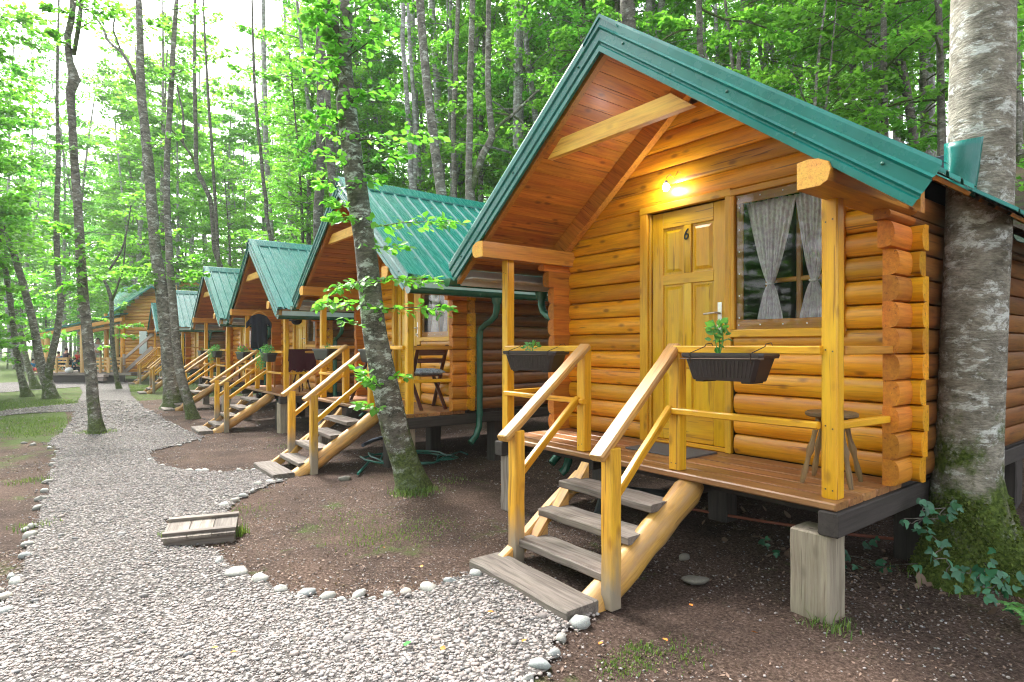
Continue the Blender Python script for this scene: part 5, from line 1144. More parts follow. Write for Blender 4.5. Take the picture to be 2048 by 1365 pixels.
# ------------------------------------------------------------------ things on and around the porches
def cw(i, x, y, z): X, Y, dz, rz, n, lab = CABS[i]; return Matrix.Translation((X, Y, dz)) @ Matrix.Rotation(rz, 4, 'Z') @ Vector((x, y, z))
def leafball(n, r, size, up=.6, seed=0, c=(0, 0, 0), tm=LEAF6):
    P = rng.normal(0, 1, (n, 3)); P /= np.linalg.norm(P, axis=1, keepdims=True); P *= (rng.random(n)**.5)[:, None]*np.array(r)[None]; D = P+rng.normal(0, .3*max(r), (n, 3)); D[:, 2] += up*max(r)
    P += np.array(c)[None]; return leaves_at(tm, P, D, size*rng.uniform(.6, 1.2, n), .7)
def planter(i, x, y, label, kind='herb', tilt=0, w=.52, z=1.455, mat='plastic'):
    p = cw(i, x, y, z); e = empty('flower_box', p, tilt)
    mb = MB(); d, h = .20, .165; t = .012
    def ring(k, zz, ins=0): a, b = w/2*k-ins, d/2*k-ins; c = .02; return [(-a+c, -b, zz), (a-c, -b, zz), (a, -b+c, zz), (a, b-c, zz), (a-c, b, zz), (-a+c, b, zz), (-a, b-c, zz), (-a, -b+c, zz)]
    rs = [ring(.80, -h), ring(.82, -h+.012), ring(.97, -.03), ring(1.05, -.028), ring(1.07, -.012), ring(1.06, 0), ring(.99, .0), ring(.96, -.03), ring(.9, -.06)]
    vs = [v for r_ in rs for v in r_]; fs = [tuple(range(7, -1, -1))]
    for k in range(len(rs)-1):
        for j in range(8): q = (j+1) % 8; fs.append((k*8+j, k*8+q, k*8+8+q, k*8+8+j))
    mb.add(vs, fs)
    for k in range(16 if i == 0 else 0):   # fluting on the long sides
        xx = (-.5+(k+.5)/16)*w*.76
        for s in (-1, 1): beam(mb, (xx*1.0, s*d/2*.835, -h+.02), (xx*1.12, s*d/2*.955, -.045), .008, .006, (0, 1, 0), .002)
    for xx in (-.3, .3): box(mb, xx*w-.03, xx*w+.03, -.07, .07, -h-.012, -h+.002)
    mb.build('box', mat, e, ang=30)
    s = MB(); n = 14; vs = [((-.47+.94*a/n)*w, (-.45+.9*b/6)*d, -.032+random.uniform(-.01, .012)) for b in range(7) for a in range(n+1)]; s.add(vs, [(b*(n+1)+a, b*(n+1)+a+1, (b+1)*(n+1)+a+1, (b+1)*(n+1)+a) for b in range(6) for a in range(n)]); s.build('soil', 'soil_pot', e)
    if i == 0:
        hk = MB()
        for xx in (-.38*w, .40*w):
            tube(hk, [(xx, .135, .045), (xx, .12, .062), (xx, .06, .055), (xx, .05, .04), (xx, -d/2*1.07, -.0), (xx, -d/2*1.1, -.03), (xx, -d/2*1.0, -.06)], .003, 5)
        tube(hk, [(-w*.52, -d/2*1.08, -.035), (w*.56, -d/2*1.08, -.03)], .0025, 5); hk.build('wire_hook', 'iron', e)
    parts = []; st = MB()
    if kind == 'herb':
        x0 = -.12*w; parts.append(leafball(26, (.05, .05, .07), .055, .3, 0, (x0, 0, .10))); parts.append(leafball(14, (.05, .05, .03), .06, .3, 0, (x0-.0, 0, .17)))
        for k in range(4): tube(st, [(x0, 0, -.03), (x0+random.uniform(-.03, .03), random.uniform(-.02, .02), .08), (x0+random.uniform(-.05, .05), random.uniform(-.03, .03), .15)], .0035, 5)
    elif kind == 'small': parts.append(leafball(34, (.085, .05, .045), .04, .3, 0, (-.05*w, 0, .035))); tube(st, [(-.03, 0, -.03), (-.03, 0, .05)], .003, 5)
    elif kind == 'bushy': parts.append(leafball(420, (.24, .13, .16), .035, .2, 0, (-.12, 0, .03))); parts.append(leafball(260, (.12, .09, .22), .03, -.3, 0, (-.1, -.12, -.12))); tube(st, [(0, 0, -.03), (-.05, 0, .1)], .004, 5)
    elif kind == 'flowers': parts.append(leafball(260, (.2, .12, .11), .035, .2, 0, (0, -.02, .04))); tube(st, [(0, 0, -.03), (0, 0, .08)], .004, 5)
    elif kind == 'sparse': parts.append(leafball(30, (.14, .06, .05), .03, .3, 0, (0, 0, .03))); tube(st, [(0, 0, -.03), (0, 0, .05)], .003, 5)
    V, F, T = join(parts); pl_ = link('foliage', rawmesh('foliage', V, F, T, 'plantleaf', False), e); st.build('stem', 'plantleaf', pl_)
    if kind == 'flowers':
        V, F, T = leafball(46, (.19, .12, .07), .03, .5, 0, (0, -.02, .13)); link('blossom', rawmesh('blossom', V, F, T, 'pinkflower', False), pl_)
    tag(e, label, 'flower box'); return e
planter(0, .935, -.085, 'ribbed dark brown flower box with one leafy herb in front of door 6', 'herb')
planter(0, -.93, -.06, 'dark brown flower box with a small low plant on the far rail of cabin six', 'small', .18, .56)
planter(1, -.93, -.07, 'black flower box with little pale flowers on the far rail of the second cabin', 'sparse', .1, mat='blackplastic')
planter(1, .80, -.07, 'dark flower box mostly hidden behind the leaning mossy tree', 'sparse', 0, mat='blackplastic')
planter(2, .93, -.08, 'black flower box overflowing with trailing green plants beside the dark clothes', 'bushy', 0, mat='blackplastic')
planter(2, -1.05, -.08, 'flower box with pink blossoms beside the hung out clothes', 'flowers', .1, mat='blackplastic')
planter(3, .95, -.08, 'dark flower box with an upright green plant on the fourth cabin', 'bushy', 0, mat='blackplastic')
planter(3, -1.0, -.08, 'small flower box on the left half of the fourth porch', 'sparse', 0, mat='blackplastic')
planter(4, -1.0, -.08, 'tiny distant flower box with pink flowers on the fifth cabin', 'flowers', 0, mat='blackplastic')

def stool(i, x, y, rz, label, mat='stool', r=.15, h=.44, legs=4):
    e = empty('stool', cw(i, x, y, DZ), rz); mb = MB(); lathe(mb, [(.02, h-.03), (r-.012, h-.03), (r, h-.022), (r, h-.008), (r-.012, h), (.01, h)], (0, 0, 0), 20); mb.build('seat', mat, e)
    for k in range(legs):
        a = math.pi/legs+2*math.pi*k/legs; c_, s_ = math.cos(a), math.sin(a); lg = MB(); n = 12; pts, rr = [], []
        for j in range(n+1): t = j/n; pts.append((c_*(r*.55+.11*(1-t)), s_*(r*.55+.11*(1-t)), t*(h-.03))); rr.append(.013+.006*math.sin(t*9.0)**2+(.005 if .45 < t < .55 else 0))
        tube(lg, pts, rr, 8); lg.build('leg', mat, e)
    tag(e, label, 'stool'); return e
stool(0, 1.28, .50, .2, 'low worn wooden stool with turned legs standing on the porch of cabin six')
def xchair(i, x, y, rz, label):
    e = empty('folding_chair', cw(i, x, y, DZ), rz); w_ = .40
    for s in (-1, 1):
        mb = MB(); beam(mb, (-.25, s*w_/2, 0), (.26, s*w_/2, .86), .022, .05, (0, 1, 0), .004); mb.build('back_leg', 'brown', e)
        mb = MB(); beam(mb, (.28, s*(w_/2-.03), 0), (-.20, s*(w_/2-.03), .46), .022, .05, (0, 1, 0), .004); mb.build('front_leg', 'brown', e)
    mb = MB(); 
    for k in range(6): box(mb, -.23+k*.078, -.17+k*.078, -w_/2+.05, w_/2-.05, .44, .458, 'y', .003)
    mb.build('seat', 'brown', e)
    mb = MB(); box(mb, .20, .222, -w_/2+.015, w_/2-.015, .72, .84, 'y', .003); box(mb, .155, .175, -w_/2+.015, w_/2-.015, .62, .68, 'y', .003); mb.build('backrest', 'brown', e)
    mb = MB(); n = 10; vs = []
    for sgn in (1, -1):
        for a in range(n+1):
            for b in range(n+1):
                u, v = a/n*2-1, b/n*2-1; edge = max(0, 1-u**6)*max(0, 1-v**6); vs.append((.01+u*.215, v*.185, .495+sgn*(.008+.034*edge**.5)+.006*math.sin(u*9)*math.sin(v*8)))
    m = (n+1)**2; fs = [(a*(n+1)+b, (a+1)*(n+1)+b, (a+1)*(n+1)+b+1, a*(n+1)+b+1) for a in range(n) for b in range(n)]; fs += [tuple(m+q for q in f[::-1]) for f in fs]
    ed = [(a*(n+1)) for a in range(n+1)]; 
    for a in range(n):
        fs += [(a*(n+1), (a+1)*(n+1), m+(a+1)*(n+1), m+a*(n+1)), (a*(n+1)+n, m+a*(n+1)+n, m+(a+1)*(n+1)+n, (a+1)*(n+1)+n), (a, m+a, m+a+1, a+1), (n*(n+1)+a, n*(n+1)+a+1, m+n*(n+1)+a+1, m+n*(n+1)+a)]
    mb.add(vs, fs); cu = mb.build('cushion', 'cushion', None, ang=80); cu.matrix_world = e.matrix_world; cu.location = e.location; cu.rotation_euler = e.rotation_euler
    tag(e, label, 'chair', 'folding chairs on the second porch'); tag(cu, 'padded grey patterned cushion lying on '+('the chair at the wall side' if x > 0 else 'the chair at the far end of the porch'), 'cushion', 'chair cushions')
xchair(1, .98, .62, -.15, 'dark brown folding chair with crossed legs right of the leaning mossy tree')
xchair(1, -.62, .55, .35, 'dark brown folding chair glimpsed left of the leaning mossy tree')
stool(2, 1.0, .55, .3, 'thin legged dark stool under the maroon towel', 'brown', .15, .46)
stool(3, 1.0, .5, .5, 'dark stool on the porch of the fourth cabin', 'brown', .15, .46)
e = empty('table', cw(2, -.9, .65, DZ)); mb = MB(); box(mb, -.35, .35, -.22, .22, .66, .69, 'x'); mb.build('table_top', 'lodgewood', e)
for a in (-.3, .3):
    for b in (-.18, .18): mb = MB(); box(mb, a-.02, a+.02, b-.02, b+.02, 0, .66, 'z'); mb.build('leg', 'lodgewood', e)
tag(e, 'small wooden table at the back of the porch with the clothes', 'table')
mb = MB(); box(mb, -.30, .30, -.20, .20, 0, .012, 'x', .004); o = mb.build('doormat', 'mat'); o.location = cw(0, -.02, .60, DZ+.001); tag(o, 'thin grey doormat before door number 6', 'doormat')

# clothes
def cloth(name, p, ux, w_, h, mat, label, cat, wave=.02, thick=.012, outline=None, seed=0, fold=True):
    """hanging cloth: ux unit vector along its top; drapes down; folded sheet when fold"""
    ux = Vector(ux).normalized(); nv_ = ux.cross(Vector((0, 0, 1))).normalized(); mb = MB(); nu, nv = 24, 20; vs = []
    for side in ((1, -1) if fold else (1,)):
        for j in range(nv+1):
            for i in range(nu+1):
                u, v = i/nu-.5, j/nv; hh = h*(1 if side == 1 else .8)*(1+.05*math.sin(i*.7+seed)+.03*math.sin(i*1.9))
                off = side*(thick+.012*v)+wave*v*math.sin(u*19+seed+side)*.6
                vs.append(ux*(u*w_*(1+.05*v*math.sin(seed)))+nv_*off+Vector((0, 0, .028*math.cos(math.pi/2*min(1, v*9))-hh*v)))
    m = (nu+1)*(nv+1); g = [(j*(nu+1)+i, j*(nu+1)+i+1, (j+1)*(nu+1)+i+1, (j+1)*(nu+1)+i) for j in range(nv) for i in range(nu)]; fs = list(g)
    if fold: fs += [tuple(m+q for q in f[::-1]) for f in g]; fs += [(i, m+i, m+i+1, i+1) for i in range(nu)]
    mb.add(vs, fs); o = mb.build(name, mat, ang=180); o.location = p; return tag(o, label, cat)
xd = Vector((1, 0, 0)); yd_ = Vector((0, 1, 0))
cloth('towel', cw(2, 1.53, .42, 1.505), yd_, .56, .40, 'maroon', 'dark maroon towel hung over the side rail of the third porch', 'towel', seed=2)
colmat('orangecloth', (.55, .10, .05)); colmat('tealcloth', (.0, .16, .15)); colmat('navycloth', (.015, .02, .05)); colmat('bluecloth', (.03, .06, .2)); colmat('whitecloth', (.6, .6, .62))
for k, (yy, w_, h, mt, lb) in enumerate(((.12, .20, .13, 'orangecloth', 'salmon red cloth laid over the far side rail next to the pink blossoms'), (.32, .17, .22, 'tealcloth', 'teal cloth bundled over the far side rail of the third porch'), (.52, .24, .12, 'bluecloth', 'dark blue cloth lying on the far side rail beside the teal one'), (.70, .16, .14, 'navycloth', 'nearly black cloth on the far side rail closest to the wall'))):
    cloth('cloth', cw(2, -1.56, yy, 1.512), yd_, w_, h, mt, lb, 'clothing', .05, .03, seed=k)
def tshirt():
    k_ = .78; p = cw(2, -.35, .03, 2.20); p = at(518, 628, 12.75); e = empty('t_shirt', p); ux = RV
    mb = MB(); rows = [(0, .05, .03), (-.02, .11, .0), (-.05, .17, .0), (-.10, .185, 0), (-.22, .165, 0), (-.36, .165, 0), (-.56, .172, 0), (-.75, .18, 0)]
    def sheet(P):   # P[j][i] grid -> front and back
        nj, ni = len(P), len(P[0]); vs = [tuple(ux*x+FV*(y+sd_*.016)+Vector((0, 0, z))) for sd_ in (-1, 1) for r_ in P for (x, y, z) in r_]; m = nj*ni; fs = []
        for j in range(nj-1):
            for i in range(ni-1): q = (j*ni+i, j*ni+i+1, (j+1)*ni+i+1, (j+1)*ni+i); fs += [q, tuple(m+v for v in q[::-1])]
        for j in range(nj-1): fs += [(j*ni, (j+1)*ni, m+(j+1)*ni, m+j*ni), (j*ni+ni-1, m+j*ni+ni-1, m+(j+1)*ni+ni-1, (j+1)*ni+ni-1)]
        fs += [(i, m+i, m+i+1, i+1) for i in range(ni-1)]+[((nj-1)*ni+i, (nj-1)*ni+i+1, m+(nj-1)*ni+i+1, m+(nj-1)*ni+i) for i in range(ni-1)]
        mb.add(vs, fs)
    sheet([[(hw*u, .018*math.sin(u*9+z*4)*min(1, -z*4), z-.012*abs(u)*(z > -.3)) for u in np.linspace(-1, 1, 21)] for z, hw, _ in rows])
    for sg in (-1, 1): sheet([[(sg*(.15+.12*a), .006*math.sin(a*5), -.045-.19*a*.8-b*(.155-.04*a)) for b in np.linspace(0, 1, 5)] for a in np.linspace(0, 1, 6)])
    mb.build('shirt', 'blackcloth', e, ang=180)
    h = MB(); c = lambda x, z: tuple(ux*x+Vector((0, 0, z))); tube(h, [c(-.17, -.045), c(-.06, .035), c(0, .05), c(.06, .035), c(.17, -.045)], .010, 6); tube(h, [c(0, .05), c(0, .09), c(.02, .11), c(.03, .085)], .004, 5); h.build('hanger', 'pale', e)
    tag(e, 'black T-shirt on a wooden hanger under the roof beam of the third cabin', 'T-shirt')
tshirt()
e = empty('cap', at(593, 640, 12.0)); mb = MB(); prof = [(.0, .09), (.05, .085), (.085, .055), (.098, .01), (.10, -.03), (.095, -.032), (.09, .0)]; lathe(mb, [(max(a, .001), -b) for a, b in prof], (0, 0, 0), 20); mb.build('crown_panel', 'blackcloth', e)
mb = MB(); vs = []
for j in range(5):
    for i in range(13): a = math.pi*(i/12); r_ = .095+.07*j/4*math.sin(a)**.6; vs.append((r_*math.cos(a), -r_*math.sin(a)*1.0, .032-.03*(j/4)**2))
mb.add(vs, [(j*13+i, j*13+i+1, (j+1)*13+i+1, (j+1)*13+i) for j in range(4) for i in range(12)]); mb.build('brim', 'blackcloth', e); e.rotation_euler = (.2, .1, .6); e.scale = (1.1,)*3
tag(e, 'black baseball cap hanging upside down from the eave of the third cabin', 'cap')

# box over the drain, beside the path
def drain():
    c = G(405, 1075); e = empty('drain_cover', (c.x, c.y, pathz(c.x, c.y)), 0)
    A, B, Cc, D = G(333, 1085), G(470, 1070), G(462, 1035), G(330, 1045); ux = (B-A).normalized(); ux.z = 0; ux.normalize(); uy = Vector((-ux.y, ux.x, 0)); L = .50; Wd = .34
    e.rotation_euler = (R(8), 0, math.atan2(ux.y, ux.x)); mb = MB(); h = .085
    box(mb, -L/2, L/2, -Wd/2, -Wd/2+.022, -.05, h, 'x', .004); box(mb, -L/2, L/2, Wd/2-.022, Wd/2, -.05, h, 'x', .004); box(mb, -L/2, -L/2+.022, -Wd/2+.023, Wd/2-.023, -.05, h, 'y', .004); box(mb, L/2-.022, L/2, -Wd/2+.023, Wd/2-.023, -.05, h, 'y', .004); mb.build('frame', 'grey', e)
    for k in range(3): mb = MB(); box(mb, -L/2-.01+k*(L+.02)/3+.001, -L/2-.01+(k+1)*(L+.02)/3-.002, -Wd/2-.025, Wd/2+.02, h+.002, h+.022, 'y', .003); mb.build('lid_board', 'grey', e)
    for y in (-Wd/2+.035, Wd/2-.03): mb = MB(); box(mb, -L/2-.012, L/2+.012, y-.024, y+.024, h+.0225, h+.045, 'x', .003); mb.build('batten', 'grey', e)
    tag(e, 'low weathered wooden box with two battens across its lid at the edge of the gravel', 'wooden cover')
drain()
# leaves fallen on the metal roofs
lv_ = []
for i_, n_r in ((0, 26), (1, 60), (2, 26)):
    P_ = np.array([tuple(cw(i_, (q := random.uniform(.1, 1.95)) if i_ else -q if (q := random.uniform(.1, 1.9)) else 0, random.uniform(-.1, 4.2), roofz(q)+.006)) for _ in range(n_r)])
    lv_.append(leaves_at(LEAF2, P_, rng.normal(0, 1, (n_r, 3))*np.array([1, 1, .1])+np.array([.0, 0, -.2]), rng.uniform(.02, .06, n_r), .3))
V, F, T = join(lv_); tag(link('fallen_leaves', rawmesh('fallen_leaves', V, F, T, 'litter', False)), 'small brown leaves fallen on the green metal roofs', 'leaves', kind='stuff')
# hoses and pipes under the porches
def pipe(name, pts, r, mat, label, cat, grp=None, seg=10):
    mb = MB(); tube(mb, pts, r, seg, True); o = mb.build(name, mat); return tag(o, label, cat, grp)
def gp(px, py, h=.02): p = G(px, py); return Vector((p.x, p.y, pathz(p.x, p.y)+h))
hp = []
for k in range(60):
    a = k/60*6.28*3.2; rr = 1+.14*math.sin(k*.9); hp.append(gp(800+75*math.cos(a)*rr+k*.6, 922+13*math.sin(a)*rr-k*.06, .018+.012*(k % 5)))
hp += [gp(895, 915), gp(920, 905), gp(935, 912)]
pipe('garden_hose', hp, .013, 'hose', 'green garden hose lying in loose loops behind the foot of the leaning tree', 'hose', seg=8)
pipe('hose_piece', [gp(716, 950, .02), gp(738, 928, .03)], .017, 'hose', 'short straight green hose end pointing at the gravel', 'hose')
pipe('drain_pipe', [gp(726, 896, .05), gp(745, 889, .07), gp(775, 880, .08), gp(830, 868, .05)], .03, 'pipeblue', 'blue grey plastic pipe under the second porch', 'pipe')
pipe('drain_pipe', [gp(1195, 1040, .03), gp(1205, 1022, .09), gp(1222, 1014, .12), gp(1262, 1003, .10), gp(1330, 990, .02)], .042, 'pipegrey', 'dark grey drain pipe elbow behind the steps of cabin six', 'pipe')
pipe('drain_pipe', [at(1122, 946, 5.4), at(1130, 940, 5.4), at(1136, 925, 5.42), at(1138, 900, 5.45), at(1138, 880, 5.5)], .038, 'gutter', 'green downpipe end poking out below the porch deck of cabin six', 'pipe')
pipe('drain_pipe', [gp(1330, 1018, .04), gp(1500, 1050, .05), gp(1700, 1075, .04), gp(1790, 1085, .03)], .012, 'pipered', 'thin rusty red pipe running on the ground beneath cabin six', 'pipe')
pipe('rusty_bar', [gp(2038, 1140, .25), gp(2048, 1165, .1), gp(2060, 1175, .02)], .012, 'pale', 'pale broken stick leaning at the right edge beside the beech foot', 'stick')

# fern at the right edge
def fern():
    c = G(2075, 1262); e = empty('fern', (c.x, c.y, pathz(c.x, c.y))); parts = []; st = MB()
    for k, (a, L) in enumerate(((3.0, .20), (2.6, .15), (3.5, .14), (1.9, .18), (.6, .2), (4.6, .18))):
        d = Vector((math.cos(a), math.sin(a), 0)); pts = [d*(L*t)+Vector((0, 0, .10*math.sin(t*2.2))) for t in np.linspace(0, 1, 14)]; tube(st, pts, .0022, 4, False); P, D = [], []
        sd_ = Vector((-d.y, d.x, 0))
        for j, p in enumerate(pts[2:]):
            for s in (-1, 1): P.append(tuple(p)); D.append(tuple(sd_*s+d*.35))
        P, D = np.array(P), np.array(D); parts.append(leaves_at(LEAF2, P, D, np.repeat(np.linspace(.055, .015, len(pts)-2), 2), .25))
    V, F, T = join(parts); link('frond', rawmesh('frond', V, F, T, 'fernleaf', False), e); st.build('stem', 'fernleaf', e); tag(e, 'small bright green fern poking in at the lower right edge', 'fern')
fern()
# single leaves on the gravel: one fresh, a few orange
def single_leaf(px, py, mat, label, s=.05, grp=None):
    p = gp(px, py, .03); V, F, T = leaves_at(LEAF6, np.array([[0, 0, 0.]]), np.array([[math.cos(px), math.sin(px), .1]]), np.array([s]), .3); o = link('fallen_leaf', rawmesh('fallen_leaf', V, F, T, mat, False)); o.location = p; tag(o, label, 'leaf', grp)
colmat('orangeleaf', (.50, .16, .03), .7); colmat('greenleafm', (.03, .22, .03), .5)
single_leaf(822, 1290, 'greenleafm', 'single fresh green leaf lying on the gravel near the bottom', .06)
for k, (px, py) in enumerate([(1502, 1280), (1205, 1290), (880, 1303), (975, 1235), (1335, 1290), (1000, 975), (770, 1105), (1385, 1222), (1045, 1293), (76, 1192), (845, 1145), (422, 1305), (460, 1315)]): single_leaf(px, py, 'orangeleaf', 'dry orange leaf lying alone on the ground', .035, 'dry orange leaves')

# ------------------------------------------------------------------ the terrace house at the end of the row (frame: camera-facing x, depth y)
LF = 34.0; LO = FV*LF
def lw(px, py, d=0): return ((px-CX)/FOC*LF, d, EYE+(HY-py)/FOC*LF)   # x along RV, y along FV, z
LANG = math.atan2(RV.y, RV.x)
def lodge():
    e = empty('terrace_house', (LO.x, LO.y, 0), LANG)
    x = lambda px, d=0: (px-CX)/FOC*(LF+d)
    z = lambda py, d=0: EYE+(HY-py)/FOC*(LF+d)
    # log wall with sloped top
    mb = MB(); zz = z(752); k = 0
    while zz < z(572):
        xl_ = x(248) if zz < z(625) else x(248+(zz-z(625))/(z(580)-z(625))*52); pr = dprof(.2, .1, 0, -.06, 4); n = len(pr)
        A = [(xl_, p[0], zz+p[1]) for p in pr]; B = [(x(352), p[0], zz+p[1]) for p in pr]; o_ = gcr()
        mb.add(A+B, [(i, n+i, n+(i+1) % n, (i+1) % n) for i in range(n)]+[tuple(range(n)), tuple(range(2*n-1, n-1, -1))], [(v[0]+o_, v[1], v[2]+o_) for v in A+B]); zz += .2
    mb.build('log_wall', 'lodgewood', e)
    mb = MB(); 
    for px in (214, 247): tube(mb, [(x(px), -.05, z(752)), (x(px), -.05, z(628))], .12, 10)
    for kk in range(22): zz = z(750)+kk*.2; tube(mb, [(x(214), 1.2+.0*kk, zz), (x(248), 1.2, zz)], .1, 8) if zz < z(640) else None
    mb.build('corner_logs', 'log', e)
    # roof: steep front part and lower terrace roof
    def slab(name, pts, t, mat):
        m = MB(); vs = [Vector(p) for p in pts]+[Vector(p)-Vector((0, 0, t)) for p in pts]; n = len(pts); m.add(vs, [tuple(range(n)), tuple(range(2*n-1, n-1, -1))]+[(i, n+i, n+(i+1) % n, (i+1) % n) for i in range(n)]); return m.build(name, mat, e, smooth=False)
    slab('roof', [(x(232), -.7, z(630)), (x(318), -.7, z(574)), (x(318, 6), 6, z(556, 6)), (x(238, 6), 6, z(578, 6))], .10, 'roof')
    slab('roof', [(x(318), -.7, z(574)), (x(362), -.7, z(602)), (x(362, 6), 6, z(590, 6)), (x(318, 6), 6, z(556, 6))], .10, 'roof')
    slab('terrace_roof', [(x(74, -1.2), -1.2, z(664)), (x(240, -.9), -.9, z(628)), (x(240), 5, z(616)), (x(74), 5, z(652))], .09, 'roof')
    mb = MB(); beam(mb, (x(78, -1.1), -1.1, z(672)), (x(245, -.8), -.8, z(640)), .16, .2); beam(mb, (x(160, -.5), -.5, z(668)), (x(240, -.5), -.5, z(652)), .3, .16); mb.build('terrace_beam', 'lodgewood', e)
    for px in (84, 94, 166, 232): mb = MB(); tube(mb, [(x(px, -.9), -.9, z(752)), (x(px, -.9), -.9, z(676) if px < 150 else z(655))], .14, 10, wob=.1); mb.build('post', 'sapling', e)
    mb = MB(); box(mb, x(62, -1.3), x(262, -1.3), -1.3, 3.5, z(749), z(744), 'x'); mb.build('terrace_deck', 'grey', e)
    mb = MB(); box(mb, x(95, -1.1), x(250, -1.1), -1.15, -1.1, z(766), z(749), 'x'); mb.build('plinth', 'dark', e)
    mb = MB(); box(mb, x(182, -1.6), x(211, -1.6), -1.75, -1.35, z(752), z(747), 'x'); box(mb, x(182, -1.9), x(211, -1.9), -2.1, -1.76, z(758), z(754), 'x'); mb.build('terrace_steps', 'greywood', e)
    mb = MB(); box(mb, x(281), x(296), -.12, -.05, z(708), z(663), 'z'); mb.build('notice_board', 'board', e)
    # grey stair with rails
    mb = MB()
    beam(mb, (x(250, -.6), -.6, z(716)), (x(305, -.6), -.6, z(670)), .08, .14); beam(mb, (x(250, -.6), -.6, z(744)), (x(305, -.6), -.6, z(695)), .08, .2); box(mb, x(246, -.6), x(250, -.6), -.65, -.55, z(762), z(708), 'z'); mb.build('stair_rail', 'greywood', e)
    tag(e, 'honey coloured log house with a roofed open terrace at the far end of the path', 'house')
    # rail benches along the terrace
    for k, (a, b, lb) in enumerate(((92, 138, 'rustic sapling bench back left of the slender tree on the terrace'), (186, 218, 'rustic sapling bench back right of the slender tree on the terrace'), (218, 244, 'rustic sapling bench back beside the forked sapling'))):
        bw = x(b, -1.1)-x(a, -1.1); be = empty('bench', LO+RV*x(a, -1.1)+FV*(-1.1)+Vector((0, 0, z(745))), LANG)
        m = MB(); 
        for hz, th in ((.80, .13), (.62, .09), (.42, .07), (.12, .06)): beam(m, (0, 0, hz), (bw, 0, hz), .06, th)
        m.build('backrest', 'sapling', be); m = MB(); beam(m, (0, .25, .42), (bw, .25, .42), .4, .05); m.build('seat', 'sapling', be)
        for q in (0.03, .5, .97): m = MB(); tube(m, [(bw*q, -.05, 0), (bw*q, -.05, .88)], .06, 8); m.build('leg', 'sapling', be)
        m = MB(); 
        for q in (.05, .52): tube(m, [(bw*q, -.04, .15), (bw*(q+.12), -.04, .36), (bw*(q+.22), -.04, .40), (bw*(q+.34), -.04, .36), (bw*(q+.44), -.04, .15)], .03, 6)
        m.build('brace', 'sapling', be)
        tag(be, lb, 'bench', 'benches on the terrace')
    # upper gable behind
    F2 = 44.; e2 = empty('log_house', FV*F2, LANG); x2 = lambda px: (px-CX)/FOC*F2; z2 = lambda py: EYE+(HY-py)/FOC*F2
    mb = MB(); zz = z2(690)
    while zz < z2(556):
        hw = min(1, (z2(550)-zz)/(z2(550)-z2(575)))*x2(25+CX); pr = dprof(.24, .1, 0, -.07, 4); n = len(pr); A = [(x2(380)-hw-.0, p[0], zz+p[1]) for p in pr]; B = [(x2(380)+hw, p[0], zz+p[1]) for p in pr]; o_ = gcr()
        mb.add(A+B, [(i, n+i, n+(i+1) % n, (i+1) % n) for i in range(n)]+[tuple(range(n)), tuple(range(2*n-1, n-1, -1))], [(v[0]+o_, v[1], v[2]+o_) for v in A+B]); zz += .24
    mb.build('log_wall', 'lodgewood', e2)
    for sx in (-1, 1):
        m = MB(); pts = [(x2(380), -.7, z2(547)), (x2(380+sx*34), -.7, z2(568)), (x2(380+sx*34), 6, z2(568)), (x2(380), 6, z2(547))]; vs = [Vector(p) for p in pts]+[Vector(p)-Vector((0, 0, .22)) for p in pts]
        m.add(vs, [(0, 1, 2, 3), (7, 6, 5, 4)]+[(i, 4+i, 4+(i+1) % 4, (i+1) % 4) for i in range(4)]); m.build('roof', 'roof', e2, smooth=False)
    tag(e2, 'upper gable of another log house showing above the fifth cabin roof', 'house')
lodge()

# ------------------------------------------------------------------ people on the terrace
for nm_, c_ in (('skin', (.45, .25, .17)), ('hair', (.03, .02, .015)), ('shirt_white', (.62, .62, .62)), ('shirt_green', (.02, .20, .07)), ('shirt_blue', (.02, .22, .45)), ('shirt_red', (.55, .05, .04)), ('shirt_dark', (.05, .03, .04)), ('shirt_teal', (.01, .07, .08)), ('trousers_grey', (.35, .33, .31)), ('trousers_dark', (.02, .03, .05)), ('olive', (.12, .14, .04))): colmat(nm_, c_)
def skinmesh(name, V, E_, Rr, mat, parent, root=0):
    me = bpy.data.meshes.new(name); me.from_pydata([tuple(v) for v in V], E_, []); o = link(name, me, parent)
    m = o.modifiers.new('skin', 'SKIN')
    for i, r in enumerate(Rr): me.skin_vertices[0].data[i].radius = (r, r)
    me.skin_vertices[0].data[root].use_root = True
    m.use_smooth_shade = True; s = o.modifiers.new('sub', 'SUBSURF'); s.levels = 1; s.render_levels = 1; me.materials.append(M[mat]); return o
